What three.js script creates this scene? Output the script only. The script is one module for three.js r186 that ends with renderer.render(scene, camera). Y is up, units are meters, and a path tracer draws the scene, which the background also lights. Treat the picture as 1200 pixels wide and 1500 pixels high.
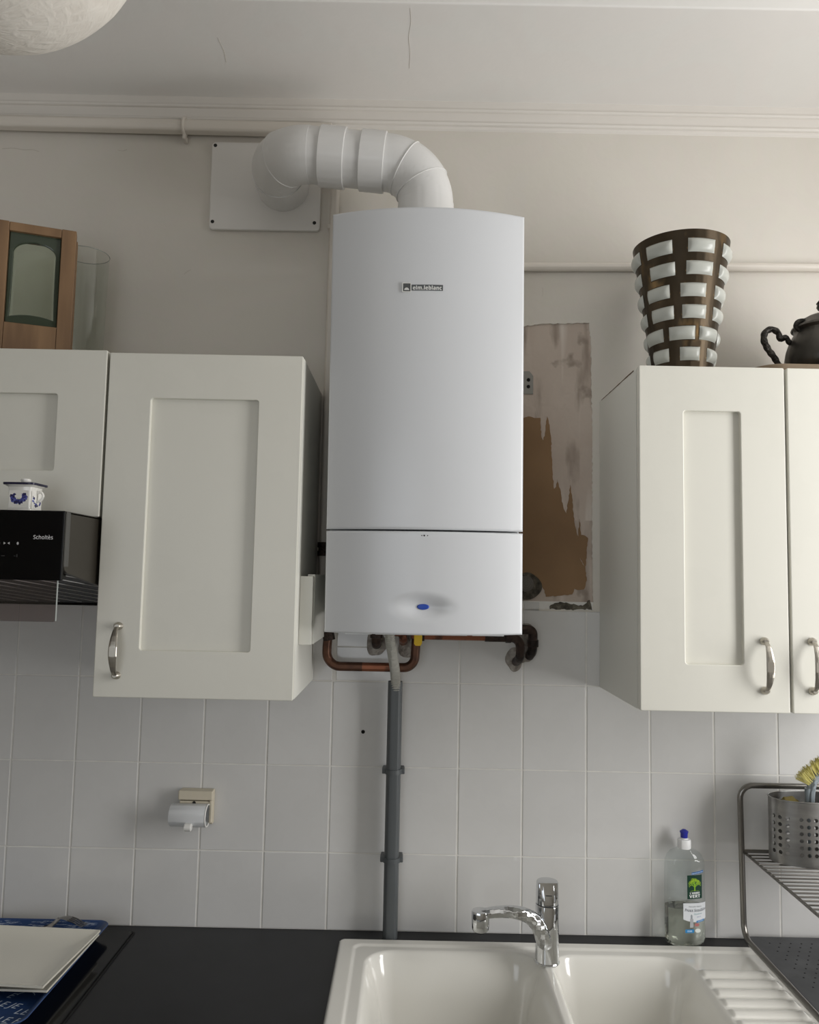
import * as THREE from 'three';
import { RoundedBoxGeometry } from 'three/addons/geometries/RoundedBoxGeometry.js';
import { mergeGeometries, mergeVertices, toCreasedNormals } from 'three/addons/utils/BufferGeometryUtils.js';
import { RectAreaLightUniformsLib } from 'three/addons/lights/RectAreaLightUniformsLib.js';

// ------------------------------------------------------------------ camera, light, exposure
const scene = new THREE.Scene();
const camera = new THREE.PerspectiveCamera(65.73, 1200 / 1500, 0.05, 60);
camera.position.set(0, 1.727, 1.934);
camera.rotation.order = 'YXZ';
camera.rotation.set(0.0827, 0.0023, 0.0199);
scene.add(camera);

const renderer = new THREE.WebGLRenderer({ antialias: true });
renderer.toneMapping = THREE.LinearToneMapping;
renderer.toneMappingExposure = 0.575;
renderer.shadowMap.enabled = true;
renderer.shadowMap.type = THREE.PCFSoftShadowMap;
RectAreaLightUniformsLib.init();
scene.background = new THREE.Color(0xdfe8f2);

// the kitchen window in the right wall: daylight comes in through it
const WIN = { x: 1.82, z0: 0.66, z1: 1.36, y0: 0.95, y1: 2.74 };
const daylight = new THREE.RectAreaLight(new THREE.Color(1.0, 0.99, 0.975), 19.5, WIN.z1 - WIN.z0 - 0.12, WIN.y1 - WIN.y0 - 0.12);
daylight.position.set(WIN.x - 0.03, (WIN.y0 + WIN.y1) / 2, (WIN.z0 + WIN.z1) / 2);
daylight.lookAt(-2, (WIN.y0 + WIN.y1) / 2, (WIN.z0 + WIN.z1) / 2);
scene.add(daylight);
// and a second, wider window in the wall behind the camera lets in cooler sky light
const WIN2 = { z: 3.87, x0: -1.9, x1: -0.1, y0: 0.95, y1: 2.45 };
const skylight = new THREE.RectAreaLight(new THREE.Color(0.9, 0.95, 1.0), 2.6, WIN2.x1 - WIN2.x0 - 0.12, WIN2.y1 - WIN2.y0 - 0.12);
skylight.position.set((WIN2.x0 + WIN2.x1) / 2, (WIN2.y0 + WIN2.y1) / 2, WIN2.z);
skylight.lookAt((WIN2.x0 + WIN2.x1) / 2, (WIN2.y0 + WIN2.y1) / 2, 0);
scene.add(skylight);

// ------------------------------------------------------------------ helpers
const V = (x, y, z) => new THREE.Vector3(x, y, z);
function rng(seed) {
  let a = seed >>> 0;
  return () => { a = (a + 0x6d2b79f5) >>> 0; let t = a; t = Math.imul(t ^ (t >>> 15), t | 1); t ^= t + Math.imul(t ^ (t >>> 7), t | 61); return ((t ^ (t >>> 14)) >>> 0) / 4294967296; };
}
const used = new Map();
function numbered(name) {
  const n = used.get(name) || 0; used.set(name, n + 1);
  return n ? name + '_' + String(n).padStart(3, '0') : name;
}
function shadowed(m) { m.castShadow = true; m.receiveShadow = true; return m; }
function tag(o, label, category, group) { o.userData.label = label; o.userData.category = category; if (group) o.userData.group = group; return o; }
function thing(name, label, category, [x, y, z] = [0, 0, 0], group) {
  const o = new THREE.Group(); o.name = numbered(name); o.position.set(x, y, z); scene.add(o);
  return tag(o, label, category, group);
}
function part(name, geometry, material, parent, label) {
  const m = shadowed(new THREE.Mesh(geometry, material));
  m.name = name; parent.add(m);
  if (label) m.userData.label = label;
  return m;
}
function pieceName(parent, name) { const c = parent.userData.count = parent.userData.count || {}; const n = c[name] || 0; c[name] = n + 1; return n ? name + '_' + String(n).padStart(3, '0') : name; }
function struct(name, geometry, material) {
  const m = geometry ? shadowed(new THREE.Mesh(geometry, material)) : new THREE.Group();
  m.name = name; m.userData.kind = 'structure'; scene.add(m); return m;
}
function plain(g) { g = g.index ? g.toNonIndexed() : g; for (const k of Object.keys(g.attributes)) if (!['position', 'normal', 'uv'].includes(k)) g.deleteAttribute(k); if (!g.attributes.uv) g.setAttribute('uv', new THREE.BufferAttribute(new Float32Array(g.attributes.position.count * 2), 2)); return g; }
const merge = (list) => mergeGeometries(list.map(plain));
function uvm(g, s = 1) {                                   // texture coordinates in metres, by the face's main direction
  g = plain(g); const p = g.attributes.position, n = p.count, uv = new Float32Array(n * 2);
  const a = V(), b = V(), c = V();
  for (let i = 0; i < n; i += 3) {
    a.fromBufferAttribute(p, i); b.fromBufferAttribute(p, i + 1); c.fromBufferAttribute(p, i + 2);
    const f = b.clone().sub(a).cross(c.clone().sub(a)); const ax = Math.abs(f.x), ay = Math.abs(f.y), az = Math.abs(f.z);
    [a, b, c].forEach((q, k) => {
      const [u, v] = az >= ax && az >= ay ? [q.x, q.y] : ay >= ax ? [q.x, q.z] : [q.z, q.y];
      uv[(i + k) * 2] = u * s; uv[(i + k) * 2 + 1] = v * s;
    });
  }
  g.setAttribute('uv', new THREE.BufferAttribute(uv, 2)); return g;
}
const box = (w, h, d, x = 0, y = 0, z = 0, r = 0.002, seg = 2) => (r > 0 ? new RoundedBoxGeometry(w, h, d, seg, Math.min(r, w / 2.01, h / 2.01, d / 2.01)) : new THREE.BoxGeometry(w, h, d)).translate(x, y, z);
const span = (x0, x1, y0, y1, z0, z1, r = 0.002) => box(x1 - x0, y1 - y0, z1 - z0, (x0 + x1) / 2, (y0 + y1) / 2, (z0 + z1) / 2, r);
function lathe(points, seg = 48, crease = 0.6) {
  const g = new THREE.LatheGeometry(points.map((p) => new THREE.Vector2(p[0], p[1])), seg);
  return toCreasedNormals(g, crease);
}
function grid(nu, nv, f, closeU = false) {                 // surface from f(u, v), u and v in 0..1
  const pos = [], uv = [], idx = [];
  for (let j = 0; j <= nv; j++) for (let i = 0; i <= nu; i++) { const p = f(i / nu, j / nv); pos.push(p[0], p[1], p[2]); uv.push(i / nu, j / nv); }
  for (let j = 0; j < nv; j++) for (let i = 0; i < nu; i++) { const a = j * (nu + 1) + i, b = a + 1, c = a + nu + 1, d = c + 1; idx.push(a, b, d, a, d, c); }
  const g = new THREE.BufferGeometry();
  g.setAttribute('position', new THREE.Float32BufferAttribute(pos, 3)); g.setAttribute('uv', new THREE.Float32BufferAttribute(uv, 2)); g.setIndex(idx);
  g.computeVertexNormals();
  if (closeU) { const n = g.attributes.normal; for (let j = 0; j <= nv; j++) { const a = j * (nu + 1), b = a + nu; const s = V(n.getX(a) + n.getX(b), n.getY(a) + n.getY(b), n.getZ(a) + n.getZ(b)).normalize(); n.setXYZ(a, s.x, s.y, s.z); n.setXYZ(b, s.x, s.y, s.z); } }
  return g;
}
function filleted(pts, bend) {                             // straight runs joined by round bends
  const P = pts.map((p) => V(...p)), path = new THREE.CurvePath(); let from = P[0];
  for (let i = 1; i < P.length - 1; i++) {
    const a = P[i - 1].clone().sub(P[i]), b = P[i + 1].clone().sub(P[i]);
    const r = Math.min(bend, a.length() * 0.49, b.length() * 0.49);
    const s = P[i].clone().addScaledVector(a.normalize(), r), e = P[i].clone().addScaledVector(b.normalize(), r), k = 0.5523;
    if (from.distanceTo(s) > 1e-4) path.add(new THREE.LineCurve3(from, s));
    path.add(new THREE.CubicBezierCurve3(s, s.clone().lerp(P[i], k), e.clone().lerp(P[i], k), e)); from = e;
  }
  path.add(new THREE.LineCurve3(from, P[P.length - 1])); return path;
}
function sweep(curve, radius, seg = 48, rad = 16, caps = true, up) {   // tube with a changing, optionally elliptical section
  if (up) curve.arcLengthDivisions = 4000;
  const fr = up ? null : curve.computeFrenetFrames(seg, false), pos = [], uv = [], idx = [], len = curve.getLength();
  for (let i = 0; i <= seg; i++) {
    const t = i / seg, c = curve.getPointAt(t), R = typeof radius === 'function' ? radius(t) : radius, [ra, rb] = Array.isArray(R) ? R : [R, R];
    let N, B;
    if (up) { const T = curve.getTangentAt(t); B = T.clone().cross(up).normalize(); N = B.clone().cross(T).normalize(); } else { N = fr.normals[i]; B = fr.binormals[i]; }
    for (let j = 0; j <= rad; j++) {
      const a = (j / rad) * Math.PI * 2, p = c.clone().addScaledVector(N, Math.cos(a) * ra).addScaledVector(B, Math.sin(a) * rb);
      pos.push(p.x, p.y, p.z); uv.push((j / rad) * 6.283 * ra, t * len);
    }
  }
  for (let i = 0; i < seg; i++) for (let j = 0; j < rad; j++) { const a = i * (rad + 1) + j, b = a + 1, c = a + rad + 1, d = c + 1; idx.push(a, b, d, a, d, c); }
  if (caps) for (const e of [0, seg]) {
    const c = curve.getPointAt(e / seg), k = pos.length / 3; pos.push(c.x, c.y, c.z); uv.push(0, 0);
    for (let j = 0; j < rad; j++) { const a = e * (rad + 1) + j; if (e) idx.push(k, a, a + 1); else idx.push(k, a + 1, a); }
  }
  const g = new THREE.BufferGeometry();
  g.setAttribute('position', new THREE.Float32BufferAttribute(pos, 3)); g.setAttribute('uv', new THREE.Float32BufferAttribute(uv, 2)); g.setIndex(idx);
  // make sure faces look outward
  g.computeVertexNormals();
  const n = V().fromBufferAttribute(g.attributes.normal, Math.floor(seg / 2) * (rad + 1)), q = V().fromBufferAttribute(g.attributes.position, Math.floor(seg / 2) * (rad + 1));
  if (n.dot(q.sub(curve.getPointAt(Math.floor(seg / 2) / seg))) < 0) { const ix = g.index.array; for (let i = 0; i < ix.length; i += 3) { const t = ix[i]; ix[i] = ix[i + 1]; ix[i + 1] = t; } g.computeVertexNormals(); }
  return toCreasedNormals(g, 0.9);
}
const pipe = (pts, r, bend = 0.03, seg = 64, rad = 18) => sweep(filleted(pts, bend), r, seg, rad);
const spline = (pts) => new THREE.CatmullRomCurve3(pts.map((p) => V(...p)), false, 'centripetal');
const rod = (a, b, r, rad = 10) => sweep(new THREE.LineCurve3(V(...a), V(...b)), r, 1, rad);
function shape(pts) { const s = new THREE.Shape(); pts.forEach((p, i) => (i ? s.lineTo(p[0], p[1]) : s.moveTo(p[0], p[1]))); s.closePath(); return s; }
function roundRect(w, h, r, x = 0, y = 0, S = THREE.Shape) {
  const s = new S(), a = x - w / 2, b = y - h / 2;
  s.moveTo(a + r, b); s.lineTo(a + w - r, b); s.absarc(a + w - r, b + r, r, -Math.PI / 2, 0); s.lineTo(a + w, b + h - r); s.absarc(a + w - r, b + h - r, r, 0, Math.PI / 2);
  s.lineTo(a + r, b + h); s.absarc(a + r, b + h - r, r, Math.PI / 2, Math.PI); s.lineTo(a, b + r); s.absarc(a + r, b + r, r, Math.PI, 1.5 * Math.PI); s.closePath(); return s;
}
const extrude = (s, depth, bevel = 0, seg = 10) => new THREE.ExtrudeGeometry(s, { depth: depth - 2 * bevel, bevelEnabled: bevel > 0, bevelSize: bevel, bevelThickness: bevel, bevelOffset: -bevel, bevelSegments: 2, curveSegments: seg }).translate(0, 0, bevel);
function jagged(pts, amp, step, seed) {                    // rough up an outline
  const r = rng(seed), out = [];
  pts.forEach((p, i) => {
    const q = pts[(i + 1) % pts.length], L = Math.hypot(q[0] - p[0], q[1] - p[1]), n = Math.max(1, Math.round(L / step));
    for (let k = 0; k < n; k++) { const t = k / n, e = k ? 1 : 0.3; out.push([p[0] + (q[0] - p[0]) * t + (r() - 0.5) * amp * e, p[1] + (q[1] - p[1]) * t + (r() - 0.5) * amp * e]); }
  });
  return out;
}

// ------------------------------------------------------------------ textures
function noise2(seed, per) {                               // tileable value noise
  const r = rng(seed), t = new Float32Array(per * per).map(() => r());
  return (x, y) => {
    const xi = Math.floor(x), yi = Math.floor(y), fx = x - xi, fy = y - yi, sx = fx * fx * (3 - 2 * fx), sy = fy * fy * (3 - 2 * fy);
    const g = (i, j) => t[(((j % per) + per) % per) * per + (((i % per) + per) % per)];
    return (g(xi, yi) * (1 - sx) + g(xi + 1, yi) * sx) * (1 - sy) + (g(xi, yi + 1) * (1 - sx) + g(xi + 1, yi + 1) * sx) * sy;
  };
}
function fbm(seed, base, oct = 4) {
  const L = []; for (let o = 0; o < oct; o++) L.push(noise2(seed + o * 17, base << o));
  return (u, v) => { let s = 0, a = 0.5, n = 0; for (let o = 0; o < oct; o++) { s += a * L[o](u * (base << o), v * (base << o)); n += a; a *= 0.5; } return s / n; };
}
function tex(w, h, f, srgb = true, repeat = [1, 1]) {
  const d = new Uint8Array(w * h * 4);
  for (let y = 0; y < h; y++) for (let x = 0; x < w; x++) { const c = f(x / w, y / h), k = (y * w + x) * 4; for (let i = 0; i < 3; i++) d[k + i] = Math.max(0, Math.min(255, Array.isArray(c) ? c[i] : c)); d[k + 3] = Array.isArray(c) && c.length > 3 ? c[3] : 255; }
  const t = new THREE.DataTexture(d, w, h, THREE.RGBAFormat); t.wrapS = t.wrapT = THREE.RepeatWrapping; t.magFilter = THREE.LinearFilter; t.minFilter = THREE.LinearFilter;
  if (srgb) t.colorSpace = THREE.SRGBColorSpace; t.repeat.set(...repeat); t.needsUpdate = true; return t;
}
const mixc = (a, b, t) => a.map((x, i) => x + (b[i] - x) * Math.max(0, Math.min(1, t)));
function canvasTex(w, h, draw) {
  const c = document.createElement('canvas'); c.width = w; c.height = h; draw(c.getContext('2d'), w, h);
  const t = new THREE.CanvasTexture(c); t.colorSpace = THREE.SRGBColorSpace; return t;
}
const N1 = fbm(11, 4, 5), N2 = fbm(23, 8, 5), N3 = fbm(37, 16, 4), N4 = fbm(51, 3, 4), N5 = fbm(63, 32, 3);
const S = (o) => new THREE.MeshStandardMaterial(o), PH = (o) => new THREE.MeshPhysicalMaterial(o);
const bumpPaint = tex(256, 256, (u, v) => 255 * (0.5 * N2(u, v) + 0.5 * N5(u, v)), false, [1.5, 1.5]);
const M = {
  wall: S({ map: tex(512, 512, (u, v) => mixc([207, 201, 191], [218, 213, 204], N1(u, v) * 1.2 - 0.1), true, [0.6, 0.6]), bumpMap: bumpPaint, bumpScale: 0.0012, roughness: 0.62 }),
  ceiling: S({ map: tex(256, 256, (u, v) => mixc([234, 231, 227], [241, 239, 235], N4(u, v)), true, [0.5, 0.5]), bumpMap: bumpPaint, bumpScale: 0.001, roughness: 0.7 }),
  trim: S({ color: 0xded9d2, roughness: 0.5, bumpMap: bumpPaint, bumpScale: 0.0015 }),
  pipePaint: S({ color: 0xdbd4ca, roughness: 0.45, bumpMap: bumpPaint, bumpScale: 0.0008 }),
  floor: S({ map: tex(512, 512, (u, v) => mixc([150, 148, 144], [172, 169, 164], N2(u, v)), true), roughness: 0.5 }),
  tiles: [0, 1, 2].map((k) => PH({ map: tex(256, 256, (u, v) => mixc([214, 213, 211], [221, 220, 218], N4(u + k * 0.3, v)).map((c) => c - k * 1.5), true, [3, 3]), bumpMap: tex(128, 128, (u, v) => 255 * N1(u, v), false, [2, 2]), bumpScale: 0.0008, roughness: 0.16, clearcoat: 0.3, clearcoatRoughness: 0.06 })),
  grout: S({ map: tex(256, 256, (u, v) => mixc([218, 215, 209], [236, 234, 229], N3(u, v)), true, [3, 3]), roughness: 0.9 }),
  cut: S({ color: 0x8d8378, roughness: 0.95 }),
  bare: S({ map: tex(1024, 1024, (u, v) => {
    let c = mixc([176, 160, 148], [205, 192, 180], 0.15 + N1(u, v) * 0.9); const s = N2(u * 2, v * 0.5); if (s > 0.55) c = mixc(c, [146, 132, 120], (s - 0.55) * 4); const w = N5(u * 0.9, v * 0.08); if (w > 0.6) c = mixc(c, [214, 204, 194], (w - 0.6) * 3);
    const d = N3(u, v); if (d > 0.7) c = mixc(c, [128, 116, 104], (d - 0.7) * 4); return c;
  }, true, [1.6, 1.6]), bumpMap: tex(512, 512, (u, v) => 255 * (0.6 * N2(u, v) + 0.4 * N5(u, v)), false, [2, 2]), bumpScale: 0.004, roughness: 0.95 }),
  brown: S({ map: tex(512, 512, (u, v) => mixc(mixc([134, 104, 72], [152, 120, 86], N1(u, v)), [118, 90, 62], N4(u, v) - 0.3), true, [2, 2]), roughness: 0.7 }),
  mortar: S({ map: tex(256, 256, (u, v) => mixc([120, 113, 106], [184, 178, 170], N2(u, v) * 1.3 - 0.1), true, [12, 12]), bumpMap: tex(256, 256, (u, v) => 255 * N3(u, v), false, [12, 12]), bumpScale: 0.004, roughness: 1 }),
  darkMortar: S({ map: tex(256, 256, (u, v) => mixc([52, 48, 42], [128, 122, 108], N2(u, v) * 1.2 - 0.1), true, [10, 10]), bumpMap: tex(256, 256, (u, v) => 255 * N3(u, v), false, [10, 10]), bumpScale: 0.006, roughness: 1 }),
  crack: S({ color: 0xc9c2b9, roughness: 1 }),
  hole: S({ color: 0x171513, roughness: 1 }),
  door: PH({ map: tex(256, 256, (u, v) => mixc([219, 217, 207], [223, 221, 211], N1(u, v)), true, [2, 2]), roughness: 0.42, clearcoat: 0.15, clearcoatRoughness: 0.35 }),
  carcass: S({ color: 0xdddcd4, roughness: 0.45 }),
  rawEdge: S({ color: 0x6a5646, roughness: 0.9 }),
  nickel: S({ color: 0xb3aea4, metalness: 1, roughness: 0.34 }),
  boiler: PH({ color: 0xd3d5d8, roughness: 0.34, clearcoat: 0.35, clearcoatRoughness: 0.2 }),
  boilerSide: S({ color: 0xd6d8d8, roughness: 0.45 }),
  flue: S({ color: 0xe2e1df, roughness: 0.33 }),
  fluePlastic: S({ color: 0xdedbd6, roughness: 0.45 }),
  screw: S({ color: 0x191817, roughness: 0.7 }),
  blue: S({ color: 0x1f46a8, roughness: 0.35 }),
  badge: S({ color: 0x4d4f50, roughness: 0.4 }), badgeRim: S({ color: 0xd9d9d6, roughness: 0.3, metalness: 0.2 }),
  copper: S({ map: tex(512, 512, (u, v) => { let c = mixc([128, 78, 58], [158, 104, 78], N1(u, v)); const s = N1(u + 0.3, v); return mixc(c, [78, 56, 46], (s - 0.55) * 6); }, true, [8, 8]), metalness: 0.8, roughness: 0.42 }),
  brownCopper: S({ map: tex(256, 256, (u, v) => mixc([58, 42, 35], [122, 84, 64], N1(u, v) * 1.3 - 0.15), true, [8, 8]), metalness: 0.7, roughness: 0.45 }),
  darkCopper: S({ map: tex(256, 256, (u, v) => mixc([30, 25, 23], [92, 72, 62], N2(u, v) * 1.3 - 0.25), true, [8, 8]), metalness: 0.6, roughness: 0.55 }),
  yellow: S({ color: 0xd8b21e, roughness: 0.5 }),
  hose: S({ color: 0xa9a79f, roughness: 0.6 }),
  pvc: S({ color: 0x55595b, roughness: 0.42 }),
  plastic: S({ color: 0xe2e1dd, roughness: 0.4 }), cream: S({ color: 0xcfc6b2, roughness: 0.5 }), greyPlastic: S({ color: 0xe6e8ea, roughness: 0.35 }),
  steel: S({ map: tex(256, 512, (u, v) => { const s = N5(u * 0.2, v); return [150 + 24 * s, 149 + 24 * s, 147 + 24 * s]; }, true, [4, 4]), metalness: 1, roughness: 0.36 }),
  darkSteel: S({ color: 0x86837e, metalness: 1, roughness: 0.3 }),
  galvanised: S({ color: 0x8f8e89, metalness: 0.7, roughness: 0.5 }),
  chrome: S({ color: 0xd6d8da, metalness: 1, roughness: 0.07 }), chromeDark: S({ color: 0x3a3b3d, metalness: 0.6, roughness: 0.4 }),
  worktop: PH({ map: tex(512, 512, (u, v) => mixc([22, 22, 24], [31, 31, 34], N2(u, v)), true, [2, 2]), roughness: 0.4, specularIntensity: 0.6 }),
  hobGlass: PH({ color: 0x0d0d0e, roughness: 0.12, specularIntensity: 0.35 }),
  seam: S({ color: 0x050505, roughness: 0.8 }),
  enamel: PH({ color: 0xe3e1da, roughness: 0.14, clearcoat: 0.5, clearcoatRoughness: 0.06 }),
  hood: PH({ color: 0x060607, roughness: 0.16, specularIntensity: 0.3 }),
  hoodSide: PH({ color: 0x37332c, roughness: 0.38, metalness: 0.3 }),
  filter: S({ color: 0x2a2b2e, metalness: 0.3, roughness: 0.5 }), rib: S({ color: 0xe2e2e0, metalness: 0.2, roughness: 0.35 }),
  smoked: PH({ color: 0xdcd6d6, transmission: 1, thickness: 0, roughness: 0.02, ior: 1.5 }),
  edgeGlass: S({ color: 0x9fa5a2, roughness: 0.2 }),
  ceramic: PH({ color: 0xeeece6, roughness: 0.18, clearcoat: 0.6, clearcoatRoughness: 0.05 }), navy: S({ color: 0x1a1738, roughness: 0.25 }),
  plate: PH({ color: 0xe3e0d4, roughness: 0.2, clearcoat: 0.5, clearcoatRoughness: 0.08 }),
  fork: S({ color: 0x8f8d8a, metalness: 1, roughness: 0.28 }),
  wood: S({ map: tex(512, 512, (u, v) => { const g = N5(u * 0.5, v * 0.06) * 0.6 + N2(u, v * 0.15) * 0.4; return mixc([106, 80, 56], [154, 122, 88], g * 1.3 - 0.15); }, true, [3, 3]), roughness: 0.55 }),
  board: S({ color: 0x84725c, roughness: 0.6 }),
  greenGlass: PH({ color: 0xdfe8dc, transmission: 1, thickness: 0.05, ior: 1.5, roughness: 0.03, attenuationColor: new THREE.Color(0.86, 0.9, 0.84), attenuationDistance: 0.06 }),
  darkGlass: PH({ color: 0x4b5546, roughness: 0.08, transmission: 0.35, thickness: 0, ior: 1.5 }),
  clearGlass: PH({ color: 0xf4f7f5, transmission: 1, thickness: 0, ior: 1.45, roughness: 0.01 }),
  bronze: S({ map: tex(512, 512, (u, v) => { let c = mixc([52, 46, 38], [82, 69, 52], N1(u, v)); const s = N2(u * 0.7, v * 0.4); return mixc(c, [160, 128, 84], (s - 0.63) * 4); }, true, [1, 1]), metalness: 0.85, roughness: 0.42 }),
  frosted: PH({ color: 0xc4c6bf, roughness: 0.26, transmission: 0.15, thickness: 0, ior: 1.45 }),
  pewter: S({ map: tex(256, 256, (u, v) => mixc([46, 44, 42], [112, 108, 102], N1(u, v)), true, [4, 4]), metalness: 0.75, roughness: 0.36 }),
  pewterDark: S({ map: tex(256, 256, (u, v) => mixc([26, 24, 22], [84, 80, 74], N3(u, v)), true, [10, 10]), bumpMap: tex(256, 256, (u, v) => 255 * N3(u, v), false, [14, 14]), bumpScale: 0.003, metalness: 0.7, roughness: 0.45 }),
  bottle: PH({ color: 0xf6f8f8, transmission: 1, thickness: 0, ior: 1.45, roughness: 0.015 }),
  liquid: PH({ color: 0xf7f7ef, transmission: 1, thickness: 0.04, ior: 1.33, roughness: 0.0, attenuationColor: new THREE.Color(0.93, 0.94, 0.86), attenuationDistance: 0.5 }),
  capBlue: S({ color: 0x20289a, roughness: 0.35 }), capWhite: S({ color: 0xe9e9e9, roughness: 0.4 }),
  bristle: S({ color: 0xe2d888, roughness: 0.7 }), brushGrey: S({ color: 0x8b9499, roughness: 0.4 }),
  scourer: S({ map: tex(128, 128, (u, v) => mixc([170, 140, 60], [240, 226, 150], N3(u, v)), true, [10, 10]), bumpMap: tex(128, 128, (u, v) => 255 * N3(u, v), false, [10, 10]), bumpScale: 0.01, roughness: 0.95 }),
  drainMat: S({ map: tex(512, 512, (u, v) => mixc([62, 63, 65], [88, 89, 91], N2(u, v)), true, [3, 3]), roughness: 0.65 }),
  matDot: S({ color: 0x191a1c, roughness: 0.8 }),
  globe: S({ map: tex(512, 512, (u, v) => { const f = Math.max(N5(u * 1.2, v * 0.4), N5(u * 0.35 + 0.4, v * 1.3)); return mixc([222, 215, 205], [234, 229, 220], f * 1.4 - 0.3); }, true, [3, 2]), bumpMap: tex(512, 512, (u, v) => 255 * Math.max(N5(u * 1.2, v * 0.4), N5(u * 0.35 + 0.4, v * 1.3)), false, [3, 2]), bumpScale: 0.0012, roughness: 0.9 }),
  cord: S({ color: 0xd8d6d0, roughness: 0.5 }),
  frame: S({ color: 0xe6e4de, roughness: 0.4 }),
  pane: PH({ color: 0xffffff, transmission: 1, thickness: 0, roughness: 0, ior: 1.5 }),
};

// ------------------------------------------------------------------ room shell
const ROOM = { x0: -2.9, x1: 1.85, z1: 3.9, h: 2.965 };
struct('floor', uvm(span(ROOM.x0 - 0.15, ROOM.x1 + 0.15, -0.15, 0, -0.15, ROOM.z1 + 0.15, 0)), M.floor);
{
  const c = struct('ceiling', uvm(span(ROOM.x0 - 0.15, ROOM.x1 + 0.15, ROOM.h, ROOM.h + 0.2, -0.15, ROOM.z1 + 0.15, 0)), M.ceiling);
  part('soffit', uvm(span(ROOM.x0, ROOM.x1, 2.936, ROOM.h + 0.02, -0.002, 0.356, 0.004)), M.ceiling, c);
  const crackLine = (pts, r) => sweep(spline(pts), r, 24, 5);
  part('crack', crackLine([[-0.459, 2.9358, 0.236], [-0.456, 2.9358, 0.19], [-0.46, 2.9358, 0.15]], 0.0005), M.crack, c);
  part('crack_001', crackLine([[-0.024, 2.9358, 0.34], [-0.022, 2.9358, 0.3], [-0.027, 2.9358, 0.25], [-0.024, 2.9358, 0.2], [-0.026, 2.9358, 0.14]], 0.0005), M.crack, c);
}
struct('wall_left', uvm(span(ROOM.x0 - 0.15, ROOM.x0, 0, ROOM.h, -0.15, ROOM.z1 + 0.15, 0)), M.wall);
struct('wall_front', uvm(merge([span(ROOM.x0, ROOM.x1, 0, WIN2.y0, ROOM.z1, ROOM.z1 + 0.15, 0), span(ROOM.x0, ROOM.x1, WIN2.y1, ROOM.h, ROOM.z1, ROOM.z1 + 0.15, 0), span(ROOM.x0, WIN2.x0, WIN2.y0, WIN2.y1, ROOM.z1, ROOM.z1 + 0.15, 0), span(WIN2.x1, ROOM.x1, WIN2.y0, WIN2.y1, ROOM.z1, ROOM.z1 + 0.15, 0)])), M.wall);
{
  const w = struct('window_2'), z0 = ROOM.z1, z1 = ROOM.z1 + 0.06, xm = (WIN2.x0 + WIN2.x1) / 2;
  part('window_frame', merge([span(WIN2.x0, WIN2.x1, WIN2.y0, WIN2.y0 + 0.06, z0, z1), span(WIN2.x0, WIN2.x1, WIN2.y1 - 0.06, WIN2.y1, z0, z1), span(WIN2.x0, WIN2.x0 + 0.06, WIN2.y0, WIN2.y1, z0, z1), span(WIN2.x1 - 0.06, WIN2.x1, WIN2.y0, WIN2.y1, z0, z1), span(xm - 0.035, xm + 0.035, WIN2.y0, WIN2.y1, z0, z1)]), M.frame, w);
  const pw = xm - 0.035 - WIN2.x0 - 0.06;
  part('pane', new THREE.PlaneGeometry(pw, WIN2.y1 - WIN2.y0 - 0.12).rotateY(Math.PI).translate(WIN2.x0 + 0.06 + pw / 2, (WIN2.y0 + WIN2.y1) / 2, z0 + 0.03), M.pane, w);
  part('pane_001', new THREE.PlaneGeometry(pw, WIN2.y1 - WIN2.y0 - 0.12).rotateY(Math.PI).translate(WIN2.x1 - 0.06 - pw / 2, (WIN2.y0 + WIN2.y1) / 2, z0 + 0.03), M.pane, w);
}
struct('wall_right', uvm(merge([
  span(ROOM.x1, ROOM.x1 + 0.15, 0, WIN.y0, -0.15, ROOM.z1 + 0.15, 0), span(ROOM.x1, ROOM.x1 + 0.15, WIN.y1, ROOM.h, -0.15, ROOM.z1 + 0.15, 0),
  span(ROOM.x1, ROOM.x1 + 0.15, WIN.y0, WIN.y1, -0.15, WIN.z0, 0), span(ROOM.x1, ROOM.x1 + 0.15, WIN.y0, WIN.y1, WIN.z1, ROOM.z1 + 0.15, 0)])), M.wall);
{
  const w = struct('window_1'); w.position.set(0, 0, 0); const x0 = ROOM.x1, x1 = ROOM.x1 + 0.06, zm = (WIN.z0 + WIN.z1) / 2;
  part('window_frame', merge([span(x0, x1, WIN.y0, WIN.y0 + 0.06, WIN.z0, WIN.z1), span(x0, x1, WIN.y1 - 0.06, WIN.y1, WIN.z0, WIN.z1), span(x0, x1, WIN.y0, WIN.y1, WIN.z0, WIN.z0 + 0.06), span(x0, x1, WIN.y0, WIN.y1, WIN.z1 - 0.06, WIN.z1), span(x0, x1, WIN.y0, WIN.y1, zm - 0.035, zm + 0.035)]), M.frame, w);
  part('pane', new THREE.PlaneGeometry(zm - 0.035 - WIN.z0 - 0.06, WIN.y1 - WIN.y0 - 0.12).rotateY(-Math.PI / 2).translate(x0 + 0.03, (WIN.y0 + WIN.y1) / 2, (WIN.z0 + 0.06 + zm - 0.035) / 2), M.pane, w);
  part('pane_001', new THREE.PlaneGeometry(zm - 0.035 - WIN.z0 - 0.06, WIN.y1 - WIN.y0 - 0.12).rotateY(-Math.PI / 2).translate(x0 + 0.03, (WIN.y0 + WIN.y1) / 2, (WIN.z1 - 0.06 + zm + 0.035) / 2), M.pane, w);
  part('window_sill', span(ROOM.x1 - 0.06, ROOM.x1 + 0.02, WIN.y0 - 0.03, WIN.y0, WIN.z0 - 0.06, WIN.z1 + 0.06, 0.006), M.frame, w);
}
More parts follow.
